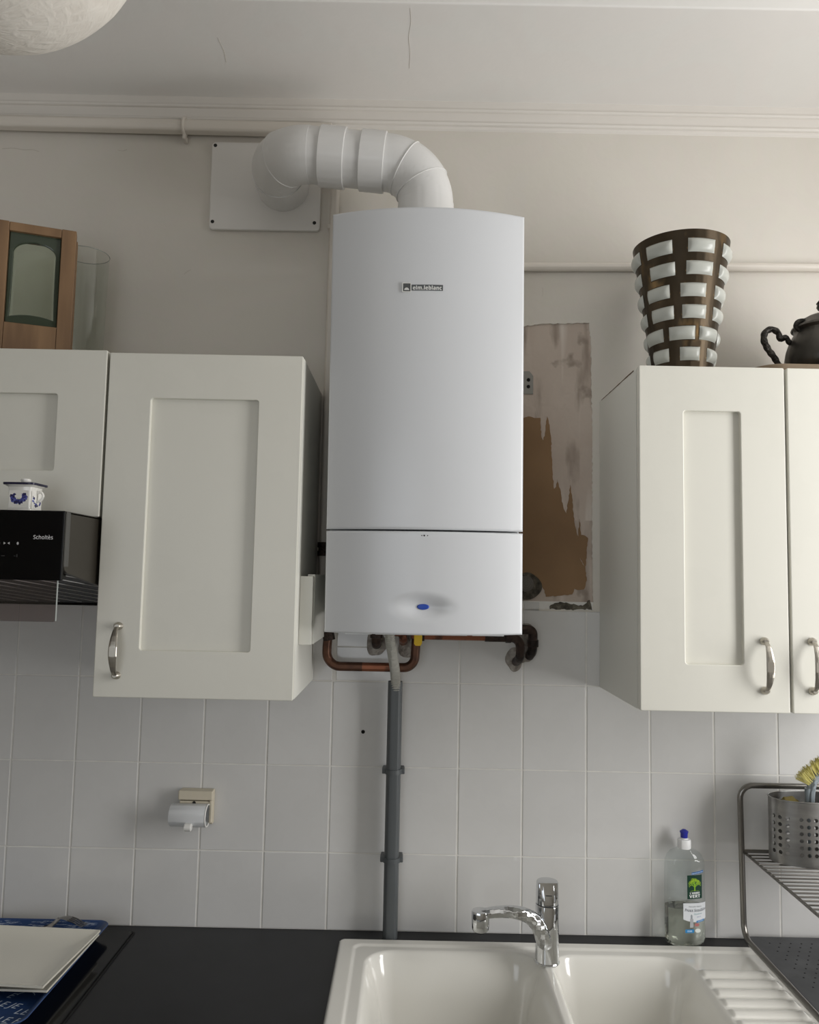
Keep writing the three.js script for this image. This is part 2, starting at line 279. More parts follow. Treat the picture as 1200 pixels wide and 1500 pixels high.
// back wall: masonry, the painted plaster coat with the scraped patch left open, tiles on a grout bed
const back = struct('wall_back', uvm(span(ROOM.x0, ROOM.x1, 0, ROOM.h, -0.15, -0.006, 0)), M.wall);
{
  const s = shape([[ROOM.x0, 1.6755], [0.2, 1.6755], [0.2, 1.6535], [0.465, 1.6535], [0.465, 1.6755], [ROOM.x1, 1.6755], [ROOM.x1, 2.95], [ROOM.x0, 2.95]]);
  const inner = jagged([[0.205, 2.356], [0.27, 2.3585], [0.327, 2.366], [0.4344, 2.3701], [0.4375, 2.345], [0.4396, 2.3231], [0.441, 2.2193], [0.4435, 2.0823], [0.443, 1.8], [0.446, 1.658], [0.205, 1.658]], 0.003, 0.006, 5);
  const h = new THREE.Path(); inner.forEach((p, i) => (i ? h.lineTo(p[0], p[1]) : h.moveTo(p[0], p[1]))); h.closePath(); s.holes.push(h);
  part('plaster_coat', uvm(extrude(s, 0.006).translate(0, 0, -0.006)), M.wall, back);
  part('bare_plaster', uvm(span(0.19, 0.46, 1.62, 2.39, -0.0065, -0.0035, 0)), M.bare, back, 'patch of bare beige plaster scraped of its paint');
  const brown = jagged([[0.2, 2.128], [0.2727, 2.1267], [0.286, 2.131], [0.300, 2.127], [0.3149, 2.1275], [0.318, 2.08], [0.3225, 2.0713], [0.327, 2.09], [0.3317, 2.131], [0.338, 2.11], [0.3421, 2.07], [0.3455, 2.0], [0.3495, 1.9515], [0.3545, 1.957], [0.3578, 1.9752], [0.367, 1.94], [0.372, 1.91], [0.3798, 1.8916], [0.386, 1.93], [0.3897, 1.9623], [0.394, 1.93], [0.398, 1.885], [0.405, 1.8453], [0.4099, 1.8355], [0.412, 1.879], [0.4165, 1.84], [0.4267, 1.8373], [0.4334, 1.8325], [0.43, 1.79], [0.4268, 1.7625], [0.4301, 1.7294], [0.4236, 1.7067], [0.41, 1.705], [0.4, 1.708], [0.395, 1.694], [0.36, 1.69], [0.3308, 1.6878], [0.328, 1.703], [0.322, 1.7106], [0.316, 1.70], [0.31, 1.69], [0.2, 1.688]], 0.0025, 0.006, 8);
  part('brown_patch', uvm(extrude(shape(brown), 0.0015).translate(0, 0, -0.0035)), M.brown, back, 'brown undercoat showing with jagged torn edges');
  part('broken_mortar', uvm(extrude(shape(jagged([[0.34, 1.664], [0.352, 1.672], [0.37, 1.675], [0.395, 1.671], [0.42, 1.668], [0.437, 1.682], [0.441, 1.668], [0.443, 1.6575], [0.42, 1.66], [0.40, 1.657], [0.34, 1.658]], 0.004, 0.005, 9)), 0.005, 0.0008).translate(0, 0, -0.0045)), M.darkMortar, back);
  part('paint_chip', uvm(extrude(shape(jagged([[0.4135, 1.783], [0.418, 1.776], [0.424, 1.765], [0.42, 1.768]], 0.002, 0.004, 3)), 0.0008).translate(0, 0, -0.002)), M.bare, back);
  const cl = (pts, r) => sweep(spline(pts), r, 24, 5);
  part('crack', cl([[-1.06, 2.795, 0.0002], [-1.03, 2.797, 0.0002], [-1.005, 2.793, 0.0002], [-0.985, 2.794, 0.0002], [-0.965, 2.789, 0.0002]], 0.0006), M.crack, back);
  part('crack_001', cl([[-0.765, 2.797, 0.0002], [-0.752, 2.795, 0.0002], [-0.742, 2.799, 0.0002]], 0.0005), M.crack, back);
  part('crack_002', cl([[-0.583, 2.475, 0.0002], [-0.574, 2.483, 0.0002], [-0.566, 2.487, 0.0002]], 0.0005), M.crack, back);
  part('crack_003', cl([[0.318, 2.458, 0.0002], [0.319, 2.445, 0.0002], [0.317, 2.436, 0.0002]], 0.0006), M.crack, back);
  // mouldings under the ceiling
  const t = struct('trim_1');
  const P = [[2.937, -0.001], [2.937, 0.012], [2.917, 0.012]];
  for (let k = 0; k <= 8; k++) P.push([2.9125 + 0.0045 * Math.cos(k / 8 * Math.PI), 0.012 + 0.0035 * Math.sin(k / 8 * Math.PI)]);
  P.push([2.907, 0.0085], [2.884, 0.0085]);
  for (let k = 0; k <= 8; k++) P.push([2.879 + 0.005 * Math.cos(k / 8 * Math.PI), 0.0085 + 0.0045 * Math.sin(k / 8 * Math.PI)]);
  P.push([2.873, 0.005], [2.867, 0.004], [2.863, -0.001]);
  const g = new THREE.ExtrudeGeometry(shape(P.map(([y, z]) => [-z, y])), { depth: ROOM.x1 - ROOM.x0, bevelEnabled: false }).rotateY(Math.PI / 2).translate(ROOM.x0, 0, 0);
  part('moulding', uvm(g), M.trim, t);
}
// tiles
{
  const TW = 0.15255, TH = 0.20027, X0 = -0.94393, YB = 1.27542, J = 0.0042, JH = 0.0026, R = rng(77);
  part('grout_bed', uvm(span(ROOM.x0, 1.849, 0.86, 1.6765, -0.0062, -0.0013, 0)), M.grout, back);
  const full = uvm(box(TW - J, TH - JH, 0.0065, 0, 0, -0.00325, 0.0012)), fullLow = uvm(box(TW - J, 0.1755 - JH, 0.0065, 0, 0, -0.00325, 0.0012));
  const put = (g, x, y) => { const m = part(pieceName(back, 'tile'), g, M.tiles[Math.floor(R() * 3)], back); m.position.set(x, y, (R() - 0.5) * 0.0006); m.rotation.set((R() - 0.5) * 0.004, (R() - 0.5) * 0.004, 0); return m; };
  for (let i = -2; i < 18; i++) {
    const x = X0 + (i + 0.5) * TW;
    put(fullLow, x, 1.07515 - 0.1755 / 2); put(full, x, YB - TH / 2); put(full, x, YB + TH / 2);
    const y = YB + 1.5 * TH;
    if (i === 5) {                                          // cut tiles under the boiler
      put(uvm(box(TW - J - 0.006, 0.117, 0.0065, 0.003, 0, -0.00325, 0.0012)), x, 1.617); put(uvm(box(TW - J - 0.006, 0.079, 0.0065, 0.003, 0, -0.00325, 0.0012)), x, 1.5175);
    } else if (i === 8) {                                   // notched tile beside the scraped plaster
      const a = X0 + i * TW + J / 2, b = a + TW - J;
      part(pieceName(back, 'tile'), uvm(extrude(shape([[a, 1.4772], [b, 1.4772], [b, 1.653], [0.3145, 1.653], [0.3145, 1.6745], [a, 1.6745]]), 0.0065, 0.0008).translate(0, 0, -0.0065)), M.tiles[1], back);
    } else if (i === 9) {
      const a = X0 + i * TW + J / 2, b = a + TW - J;
      part(pieceName(back, 'tile'), uvm(extrude(shape([[a, 1.4772], [b, 1.4772], [b, 1.653], [a, 1.653]]), 0.0065, 0.0008).translate(0, 0, -0.0065)), M.tiles[0], back);
    } else if (i < 2 || (i > 3 && i < 10)) put(full, x, y);
  }
  part('drilled_hole', new THREE.CylinderGeometry(0.0045, 0.0045, 0.002, 16).rotateX(Math.PI / 2).translate(-0.1051, 1.3573, 0.0), M.hole, back);
  // rough mortar round the pipe stubs
  const blob = (cx, cy, rx, ry, seed, m) => {
    const r = rng(seed), n = noise2(seed, 8);
    const g = grid(28, 10, (u, v) => { const a = u * Math.PI * 2, k = v * (0.78 + 0.4 * n(u * 8, v * 3)); return [cx + Math.cos(a) * rx * k, cy + Math.sin(a) * ry * k, 0.0002 + 0.006 * Math.pow(1 - v, 0.7) * (0.5 + n(u * 8 + 3, v * 5))]; }, true);
    part(pieceName(back, 'mortar_patch'), uvm(g), m, back);
  };
  blob(-0.078, 1.566, 0.024, 0.032, 3, M.mortar); blob(0.254, 1.535, 0.022, 0.03, 4, M.mortar); blob(0.283, 1.572, 0.022, 0.048, 6, M.mortar); blob(0.002, 1.575, 0.03, 0.04, 7, M.mortar);
  blob(0.285, 1.712, 0.042, 0.036, 12, M.darkMortar); part('old_pipe_end', lathe([[0, 0.013], [0.014, 0.012], [0.0185, 0.0095], [0.0195, 0.004], [0.0195, -0.003]], 32).rotateX(Math.PI / 2).translate(0.281, 1.718, 0), M.mortar, back);
}

// ------------------------------------------------------------------ wall cabinets
function doorParts(parent, w, h, x, y, z, handleX, handleY, stile = 0.09, rail = 0.093) {   // shaker door, lower left corner x, y, back face z
  const s = roundRect(w, h, 0.0028, w / 2, h / 2), ow = w - 2 * stile, oh = h - 2 * rail;
  s.holes.push(roundRect(ow, oh, 0.006, w / 2, h / 2, THREE.Path));
  const d = part('door', uvm(extrude(s, 0.019, 0.0016)), M.door, parent); d.position.set(x, y, z);
  part('panel', uvm(span(stile - 0.004, w - stile + 0.004, rail - 0.004, h - rail + 0.004, 0.001, 0.0095, 0)), M.door, d);
  if (handleX !== undefined) {
    const hl = 0.048, c = spline([[0, -hl, 0.0], [0, -hl * 0.98, 0.009], [0, -hl * 0.85, 0.017], [0, -hl * 0.45, 0.0255], [0, 0, 0.0285], [0, hl * 0.45, 0.0255], [0, hl * 0.85, 0.017], [0, hl * 0.98, 0.009], [0, hl, 0.0]]);
    const strap = sweep(c, (t) => { const k = Math.sin(Math.PI * t); return [0.0022 + 0.0006 * k, 0.0042 + 0.0042 * k * k]; }, 60, 16, true, V(0, 0.001, 1).normalize());
    const foot = (sy) => lathe([[0, 0], [0.0095, 0], [0.0105, 0.0025], [0.0085, 0.0075], [0.005, 0.0115], [0, 0.0125]], 28).rotateX(Math.PI / 2).scale(0.92, 0.75, 1).translate(0, sy * (hl + 0.0005), 0);
    const g = part('handle', merge([strap, foot(1), foot(-1)]), M.nickel, d, 'brushed nickel bow handle'); g.position.set(handleX - x, handleY - y, 0.0188);
  }
  return d;
}
const CZ = 0.3185;
{
  const t = thing('wall_cabinet', 'cream wall cabinet with a single recessed door and one handle, left of the boiler', 'cabinet', [0, 1.479, 0]);
  part('carcass', merge([span(-0.627, -0.611, 0, 0.697, 0.001, CZ - 0.001, 0.0008), span(-0.244, -0.228, 0, 0.697, 0.001, CZ - 0.001, 0.0008), span(-0.611, -0.244, 0, 0.016, 0.001, CZ - 0.001, 0.0008), span(-0.611, -0.244, 0.681, 0.697, 0.001, CZ - 0.001, 0.0008), span(-0.611, -0.244, 0.016, 0.681, 0.001, 0.006, 0)]), M.carcass, t);
  doorParts(t, 0.397, 0.697, -0.625, 0, CZ + 0.0015, -0.5795, 0.092, 0.0885, 0.0935);
}
{
  const t = thing('wall_cabinet', 'cream low flap-door cabinet above the black extractor hood', 'cabinet', [0, 1.837, 0]);
  part('carcass', merge([span(-1.227, -1.211, 0, 0.343, 0.001, CZ - 0.001, 0.0008), span(-0.6462, -0.6302, 0, 0.343, 0.001, CZ - 0.001, 0.0008), span(-1.211, -0.646, 0, 0.016, 0.001, CZ - 0.001, 0.0008), span(-1.211, -0.646, 0.327, 0.343, 0.001, CZ - 0.001, 0.0008), span(-1.211, -0.646, 0.016, 0.327, 0.001, 0.006, 0)]), M.carcass, t);
  doorParts(t, 0.597, 0.3435, -1.2275, 0, CZ + 0.0015, undefined, 0, 0.098, 0.0925);
}
{
  const t = thing('wall_cabinet', 'cream double-door wall cabinet right of the boiler, under the bronze vase', 'cabinet', [0, 1.474, 0]);
  part('carcass', merge([span(0.461, 0.477, 0, 0.696, 0.001, CZ - 0.003, 0.0008), span(1.047, 1.063, 0, 0.696, 0.001, CZ - 0.003, 0.0008), span(0.477, 1.047, 0, 0.016, 0.001, CZ - 0.003, 0.0008), span(0.477, 1.047, 0.68, 0.696, 0.001, CZ - 0.003, 0.0008), span(0.477, 1.047, 0.016, 0.68, 0.001, 0.006, 0)]), M.carcass, t);
  part('worn_edge', uvm(extrude(shape(jagged([[0.02, 0.6962], [0.3, 0.6962], [0.3, 0.6938], [0.2, 0.6945], [0.02, 0.6955]], 0.0008, 0.012, 21)), 0.0012).rotateY(-Math.PI / 2).translate(0.4613, 0, 0)), M.rawEdge, t, 'chipped brown top edge');
  doorParts(t, 0.297, 0.697, 0.4615, 0, CZ, 0.7085, 0.0925, 0.0905, 0.0925);
  doorParts(t, 0.297, 0.697, 0.7645, 0, CZ, 0.8035, 0.0935, 0.0905, 0.0925);
}
{
  const t = thing('filler_box', 'small white boxed filler fixed to the cabinet side left of the boiler', 'panel', [-0.2135, 1.585, 0]);
  part('front_board', span(-0.0142, 0.0125, 0, 0.141, 0.268, 0.284, 0.001), M.carcass, t);
  part('side_board', span(-0.001, 0.0145, 0, 0.145, 0.0015, 0.266, 0.001), M.carcass, t);
}

// ------------------------------------------------------------------ boiler
{
  const W = 0.4035, BUL = 0.042, ZE = 0.306;
  const t = thing('boiler', 'tall white wall-hung gas boiler with a bowed front and blue oval button', 'boiler', [0.0291, 1.6205, 0]);
  t.rotation.set(0.02, 0, 0.0055);
  const bulge = (x) => BUL * (1 - Math.pow(2 * x / W, 2));
  const dish = { x: -0.0015, y: 0.0555, a: 0.08, b: 0.035 };
  function panel(y0, y1, dished) {
    const e = 0.0035, nx = 150, ny = Math.round((y1 - y0) / (dished ? 0.0018 : 0.012)) + 6;
    // the front face with softly rounded edges
    const fx = (u) => -W / 2 + u * W, fy = (v) => y0 + v * (y1 - y0);
    const ease = (u) => { const k = 0.06; return u < k ? (u / k) * (u / k) * 0.5 * k * 1.0 : u > 1 - k ? 1 - ((1 - u) / k) * ((1 - u) / k) * 0.5 * k : u; };
    const q = (s) => { const a = 0.5 * 0.06; s = Math.max(0, Math.min(1, s)); return (ease(s) - 0) ; };
    const front = grid(nx, ny, (u, v) => {
      const x = fx(q(u)), y = fy(dished ? v : q(v)), d = Math.min(x + W / 2, W / 2 - x, y - y0, y1 - y);
      let z = ZE + bulge(x) - (d < e ? e - Math.sqrt(Math.max(0, e * e - (e - d) * (e - d))) : 0);
      if (dished) { const r = Math.hypot((x - dish.x) / dish.a, (y - dish.y) / dish.b); if (r < 1) { const k = 1 - r * r; z -= 0.0145 * k * k * k; } }
      return [x, y, z];
    });
    const zb = ZE - 0.03;
    const top = grid(nx, 1, (u, v) => { const x = fx(u); return [x, y1, v ? zb : ZE + bulge(x) - e]; });
    const bot = grid(nx, 1, (u, v) => { const x = fx(u); return [x, y0, v ? ZE + bulge(x) - e : zb]; });
    const l = grid(1, 2, (u, v) => [-W / 2, fy(v), u ? ZE - e : zb]), r = grid(1, 2, (u, v) => [W / 2, fy(v), u ? zb : ZE - e]);
    const bk = grid(2, 2, (u, v) => [fx(1 - u), fy(v), zb]);
    return merge([front, top, bot, l, r, bk]);
  }
  part('casing', span(-W / 2 + 0.004, W / 2 - 0.004, 0.02, 0.868, 0.022, ZE - 0.031, 0.004), M.boilerSide, t, 'grey-white metal casing');
  const up = part('upper_panel', panel(0.21, 0.8735, false), M.boiler, t);
  const low = part('lower_panel', panel(0, 0.2065, true), M.boiler, t);
  part('button', lathe([[0, 0], [1, 0], [1, 0.6], [0.85, 0.9], [0, 1]], 36).rotateX(Math.PI / 2).scale(0.0122, 0.0058, 0.0045).translate(dish.x, dish.y, ZE + BUL - 0.0155), M.blue, t, 'blue oval button in the dimple');
  const marks = []; for (const [x, y, r] of [[-0.006, 0.198, 0.0011], [-0.001, 0.198, 0.0017], [0.0055, 0.198, 0.0011]]) marks.push(new THREE.SphereGeometry(r, 10, 8).scale(1, 1, 0.5).translate(x, y, ZE + BUL));
  part('indicator', merge(marks), M.screw, low);
  // badge: frame, dark field with a half dome, and the lettering on its strip
  const bz = ZE + bulge(-0.04);
  const sq = roundRect(0.0195, 0.0205, 0.0026); sq.holes.push(roundRect(0.0152, 0.0162, 0.001, 0, 0, THREE.Path));
  const bd = part('badge', extrude(sq, 0.0026, 0.0004).translate(-0.0437, 0.7038, bz - 0.0014), M.badgeRim, up, 'small square emblem and lettering');
  part('badge_field', span(-0.0516, -0.0358, 0.6954, 0.7122, bz - 0.0016, bz + 0.0006, 0), M.badge, bd);
  const dome = new THREE.Shape(); dome.moveTo(-0.005, 0); dome.absarc(0, 0, 0.005, Math.PI, 0, true); dome.closePath();
  part('badge_dome', extrude(dome, 0.001).translate(-0.0437, 0.6982, bz + 0.0003), M.badgeRim, bd);
  const letters = canvasTex(512, 96, (c, w, h) => {
    c.fillStyle = '#55585a'; c.fillRect(0, 0, w, h); c.font = 'bold 92px sans-serif'; c.textBaseline = 'middle'; c.textAlign = 'center'; c.fillStyle = '#e9e9e6';
    c.save(); c.translate(w / 2, h / 2 + 2); c.scale(0.93 * w / c.measureText('elm.leblanc').width, 1); c.fillText('elm.leblanc', 0, 0); c.restore();
  });
  const strip = grid(24, 1, (u, v) => { const x = -0.0338 + 0.0642 * u; return [x, 0.6972 + 0.0122 * v, ZE + bulge(x) + 0.0008]; });
  part('badge_lettering', strip, S({ map: letters, roughness: 0.4 }), up);
  // turned-down flanges and slots along the lower edge
  part('bottom_flange', merge([[-0.16, -0.105], [-0.098, -0.04], [0.03, 0.09], [0.1, 0.165]].map(([a, b]) => span(a, b, -0.004, 0.012, ZE - 0.015, ZE - 0.005, 0.001))), M.boilerSide, t);
}
// ------------------------------------------------------------------ flue
{
  const wx = -0.338, wy = 2.702, z = 0.172, R = 0.0625, ex = 0.0195;
  const t = thing('flue_pipe', 'thick white flue elbowing from the wall plate down onto the boiler', 'pipe', [wx, wy, 0.0125]);
  const at = (p) => [p[0] - wx, p[1] - wy, p[2] - 0.0125];
  const B = 0.088;
  const tube = (curve, r, seg = 30) => sweep(curve, r, seg, 48);
  const arc = (f, a0, a1) => { const pts = []; for (let k = 0; k <= 14; k++) pts.push(at(f(a0 + (a1 - a0) * k / 14))); return spline(pts); };
  const H = Math.PI / 2, slope = -0.085, yAt = (x) => wy + slope * (x - wx) * 0.85;
  const elbow = (a) => [wx + B * (1 - Math.cos(a)), wy - 0.0 + slope * B * (1 - Math.cos(a)) * 0.5, z - B + B * Math.sin(a)];
  part('wall_socket', tube(new THREE.LineCurve3(V(...at([wx, wy, 0.0125])), V(...at([wx, wy, z - B]))), R + 0.002, 2), M.flue, t);
  part('wall_elbow', merge([tube(arc(elbow, 0, H * 0.5), R), tube(arc(elbow, H * 0.49, H), R + 0.0012)]), M.flue, t);
  { const a = H * 0.5, p = at(elbow(a)); part('elbow_seam', new THREE.TorusGeometry(R + 0.0012, 0.0014, 8, 64).applyQuaternion(new THREE.Quaternion().setFromUnitVectors(V(0, 0, 1), V(Math.sin(a), 0, Math.cos(a)))).translate(...p), M.flue, t); }
  part('paint_drip', sweep(spline([at([wx - 0.02, wy + 0.068, 0.11]), at([wx - 0.012, wy + 0.066, 0.128]), at([wx - 0.008, wy + 0.058, 0.14])]), (k) => 0.004 + 0.004 * Math.sin(k * 3.1), 14, 8), M.flue, t);
  const x0 = wx + B, x1 = ex - 0.1, yl = elbow(H)[1], ye = yAt(x1);
  const line = (a, b) => { const f = (x) => at([x, yl + (ye - yl) * (x - x0) / (x1 - x0), z]); return new THREE.LineCurve3(V(...f(a)), V(...f(b))); };
  part('straight_pipe', tube(line(x0 - 0.01, x1 + 0.005), R, 4), M.flue, t);
  const ring = (a, b, r) => { const c = line(a, b), L = c.getLength(), d = c.v2.clone().sub(c.v1).normalize(); const g = lathe([[R - 0.002, 0], [r - 0.001, 0], [r, 0.001], [r, L - 0.001], [r - 0.001, L], [R - 0.002, L]], 64); g.applyQuaternion(new THREE.Quaternion().setFromUnitVectors(V(0, 1, 0), d)); return g.translate(c.v1.x, c.v1.y, c.v1.z); };
  part('collar', ring(x0 + 0.024, x0 + 0.082, R + 0.0052), M.flue, t);
  part('collar_001', ring(x1 - 0.052, x1 + 0.004, R + 0.0052), M.flue, t);
  // mitred elbow of three segments, a lip at every joint
  const c0 = [x1 + 0.0, ye], BR = ex - x1, f2 = (a) => [c0[0] + BR * Math.sin(a), c0[1] - BR * (1 - Math.cos(a)), z];
  const seams = [0, 0.34, 0.7, 1];
  const pathPts = [f2(0), f2(H * 0.36), f2(H * 0.72), f2(H)];
  const segs = [];
  for (let k = 0; k < 3; k++) { const a = arc(f2, H * Math.max(0, seams[k] - 0.012), H * seams[k + 1]); segs.push(a); part('elbow_segment' + (k ? '_00' + k : ''), tube(a, R + 0.0005 + 0.0011 * (k % 2), 14), M.flue, t); }
  for (const [k, a] of [H * 0.34, H * 0.7].entries()) { const p = at(f2(a)), d = V(Math.cos(a), -Math.sin(a), 0); part('joint_lip' + (k ? '_001' : ''), new THREE.TorusGeometry(R + 0.0014, 0.0016, 8, 64).applyQuaternion(new THREE.Quaternion().setFromUnitVectors(V(0, 0, 1), d)).translate(...p), M.flue, t); }
  const e = f2(H); part('boiler_socket', tube(new THREE.LineCurve3(V(...at(e)), V(...at([e[0], 2.502, z + 0.002]))), R + 0.0018, 2), M.flue, t);
}
{
  const t = thing('wall_plate', 'flat white rectangular cover plate behind the flue with dark corner screws', 'plate', [-0.3835, 2.7035, 0]);
  t.rotation.z = 0.004;
  part('plate', extrude(roundRect(0.279, 0.229, 0.01), 0.012, 0.003), M.fluePlastic, t);
  for (const [k, [x, y]] of [[-0.1302, 0.1045], [0.126, 0.1045], [-0.1305, -0.095], [0.1255, -0.0945]].entries()) part('screw' + (k ? '_00' + k : ''), lathe([[0, 0], [0.0045, 0], [0.0045, 0.001], [0.003, 0.0014], [0, 0.001]], 20).rotateX(Math.PI / 2).translate(x, y, 0.0115), M.screw, t);
}
// ------------------------------------------------------------------ painted pipes
{
  const t = thing('heating_pipe', 'cream painted pipe running along the wall under the mouldings, left of the flue', 'pipe', [-1.1, 2.849, 0.022]);
  part('pipe', pipe([[-0.84, 0.003, 0], [0, 0.003, 0], [0.88, -0.002, 0]], 0.0178, 0.02, 20, 24), M.pipePaint, t);
  const c = part('pipe_clip', merge([new THREE.TorusGeometry(0.0195, 0.004, 10, 28).rotateY(Math.PI / 2).translate(0.509, 0, 0), span(0.505, 0.513, -0.034, -0.018, -0.022, 0.006, 0.003), span(0.505, 0.513, 0.018, 0.028, -0.022, 0.004, 0.003)]), M.pipePaint, t);
}
{
  const t = thing('descending_pipe', 'narrow painted pipe dropping down the wall behind the boiler', 'pipe', [-0.207, 1.69, 0.02]);
  part('pipe', pipe([[-0.002, 0, 0], [-0.002, 0.5, 0], [0.0, 1.13, 0]], 0.0118, 0.02, 20, 20), M.pipePaint, t);
  part('coupling', lathe([[0.012, 0], [0.016, 0], [0.016, 0.012], [0.0135, 0.013], [0.0135, 0.02], [0.016, 0.021], [0.016, 0.033], [0.012, 0.033]], 20).translate(-0.002, 0.085, 0), M.darkCopper, t);
  part('pipe_clip', span(-0.016, 0.012, 0.9, 0.912, -0.02, 0.008, 0.003), M.pipePaint, t);
}
{
  const t = thing('wall_pipe', 'cream painted pipe crossing the wall behind the bronze vase', 'pipe', [0.21, 2.505, 0.012]);
  part('pipe', pipe([[0, 0, 0], [0.8, 0.0145, 0], [1.54, 0.02, 0]], 0.0105, 0.02, 20, 20), M.pipePaint, t);
}
{
  const t = thing('wall_bracket', 'galvanised hanging bracket with two holes on the scraped plaster', 'bracket', [0.273, 2.2145, -0.0035]);
  const s = shape([[-0.035, -0.0275], [0.0235, -0.0275], [0.0235, 0.018], [0.014, 0.03], [-0.035, 0.03]]);
  for (const y of [0.008, -0.009]) { const h = new THREE.Path(); h.absarc(0.0115, y, 0.0046, 0, Math.PI * 2); s.holes.push(h); }
  part('bracket_plate', extrude(s, 0.0025, 0.0004), M.galvanised, t);
  part('bracket_hole', merge([0.008, -0.009].map((y) => new THREE.CylinderGeometry(0.0046, 0.0046, 0.0006, 16).rotateX(Math.PI / 2).translate(0.0115, y, 0.0005))), M.hole, t);
}
// ------------------------------------------------------------------ pipework under the boiler
{
  const t = thing('gas_pipe', 'tarnished copper pipe bent in a wide U under the boiler', 'pipe', [-0.08, 1.5165, 0.05]);
  part('pipe', pipe([[-0.1, 0.112, 0], [-0.112, 0.066, 0], [-0.112, 0, 0], [-0.028, 0.0, 0]], 0.0108, 0.045, 70, 20), M.brownCopper, t);
  part('pipe_001', pipe([[-0.03, 0, 0], [0.0, 0, 0], [0.046, 0, 0]], 0.0106, 0.01, 16, 20), M.copper, t, 'bright copper stretch');
  part('pipe_002', pipe([[0.044, 0, 0], [0.0935, 0.0, 0], [0.1005, 0.108, 0]], 0.0108, 0.045, 50, 20), M.brownCopper, t);
  const v = part('gas_valve', merge([lathe([[0, -0.016], [0.0145, -0.016], [0.0145, -0.006], [0.0125, -0.005], [0.0125, 0.005], [0.0145, 0.006], [0.0145, 0.018], [0, 0.018]], 6).translate(0.1, 0.094, 0)]), M.darkCopper, t);
  part('valve_lever', extrude(shape([[-0.009, -0.014], [-0.005, -0.018], [0.006, -0.018], [0.0095, -0.012], [0.0095, 0.02], [-0.009, 0.02]]), 0.004, 0.0008).translate(0.101, 0.0735, 0.048), M.yellow, v, 'yellow valve lever');
  part('valve_stem', rod([0.101, 0.0755, 0.008], [0.101, 0.0755, 0.05], 0.0035, 12), M.darkCopper, v);
  part('elbow_collar', lathe([[0.011, -0.012], [0.0142, -0.012], [0.0142, 0.012], [0.011, 0.012]], 20).rotateZ(0.2).translate(-0.1095, 0.072, 0), M.darkCopper, t);
}
{
  const t = thing('water_pipe', 'straight copper pipe along the boiler underside ending in a blackened elbow', 'pipe', [0.036, 1.5935, 0.082]);
  part('pipe', pipe([[-0.03, 0.002, 0.004], [0.0, 0, 0], [0.155, 0, 0]], 0.0086, 0.02, 30, 16), M.copper, t);
  part('elbow', pipe([[0.148, 0, 0], [0.222, 0.0, 0], [0.224, -0.045, -0.006], [0.222, -0.062, -0.07]], 0.0105, 0.022, 60, 18), M.darkCopper, t);
  part('elbow_collar', merge([rod([0.14, 0, 0], [0.168, 0, 0], 0.0108), rod([0.188, 0, 0], [0.2, 0, 0], 0.0124, 16)]), M.darkCopper, t);
  part('compression_nut', lathe([[0, 0], [0.013, 0], [0.0135, 0.004], [0.0135, 0.014], [0.012, 0.018], [0, 0.018]], 6).rotateZ(Math.PI / 2).translate(0.0, 0, 0), M.darkCopper, t);
}
{
  const t = thing('elbow_pipe', 'soot-black bent pipe hooking into the wall right of the boiler', 'pipe', [0.27, 1.59, 0.035]);
  part('pipe', pipe([[-0.045, 0.018, 0.012], [0.0, 0.02, 0.008], [0.0235, 0.02, 0.004], [0.0245, -0.03, 0], [0.0215, -0.045, -0.0345]], 0.0112, 0.022, 60, 18), M.darkCopper, t);
  part('elbow_collar', rod([0.0245, -0.004, 0.001], [0.0245, -0.02, 0], 0.0132, 18), M.darkCopper, t);
}
{
  const t = thing('stub_pipe', 'short brown pipe stub coming out of mortar under the boiler', 'pipe', [-0.077, 1.61, 0.045]);
  part('pipe', pipe([[0.001, 0.04, 0], [0.0, -0.035, 0], [-0.001, -0.045, -0.0445]], 0.0115, 0.018, 40, 16), M.darkCopper, t);
  part('collar', lathe([[0.0115, -0.014], [0.0145, -0.014], [0.0145, 0.006], [0.0115, 0.006]], 20).translate(0, -0.012, 0), M.darkCopper, t);
}
{
  const t = thing('stub_pipe', 'copper stub elbow half hidden behind the yellow gas valve', 'pipe', [-0.034, 1.603, 0.045]);
  part('pipe', pipe([[-0.028, 0.02, 0.03], [-0.022, -0.002, 0.03], [0.018, -0.004, 0.02], [0.021, -0.02, 0.01], [0.02, -0.03, -0.0445]], 0.0098, 0.014, 60, 16), M.copper, t);
}
{
  const t = thing('condensate_hose', 'ribbed grey hose running from the boiler into the dark drainpipe', 'hose', [-0.029, 1.44, 0.034]);
  const c = spline([[-0.017, 0.185, 0.09], [-0.014, 0.15, 0.086], [-0.006, 0.10, 0.05], [0.0, 0.05, 0.015], [0.0, 0.0, 0.0]]);
  part('hose', sweep(c, (k) => 0.0108 + 0.0011 * Math.sin(k * 2 * Math.PI * 46), 320, 20), M.hose, t);
}
{
  const t = thing('drainpipe', 'dark grey plastic drainpipe running down the tiles to the worktop', 'pipe', [-0.03, 0.8995, 0.034]);
  part('pipe', lathe([[0.0, 0.0], [0.0172, 0.0], [0.0172, 0.583], [0.0152, 0.583], [0.0152, 0.52], [0, 0.52]], 36).rotateZ(0.0), M.pvc, t);
  for (const [k, y] of [0.376, 0.176].entries()) {
    const c = part('pipe_clip' + (k ? '_001' : ''), merge([new THREE.CylinderGeometry(0.0205, 0.0205, 0.011, 32, 1, false).translate(0, y, 0), span(-0.0255, 0.0255, y - 0.0055, y + 0.0055, -0.0335, -0.004, 0.002), span(-0.0265, -0.018, y - 0.006, y + 0.006, -0.02, 0.006, 0.002), span(0.018, 0.0265, y - 0.006, y + 0.006, -0.02, 0.006, 0.002)]), M.pvc, t);
  }
}
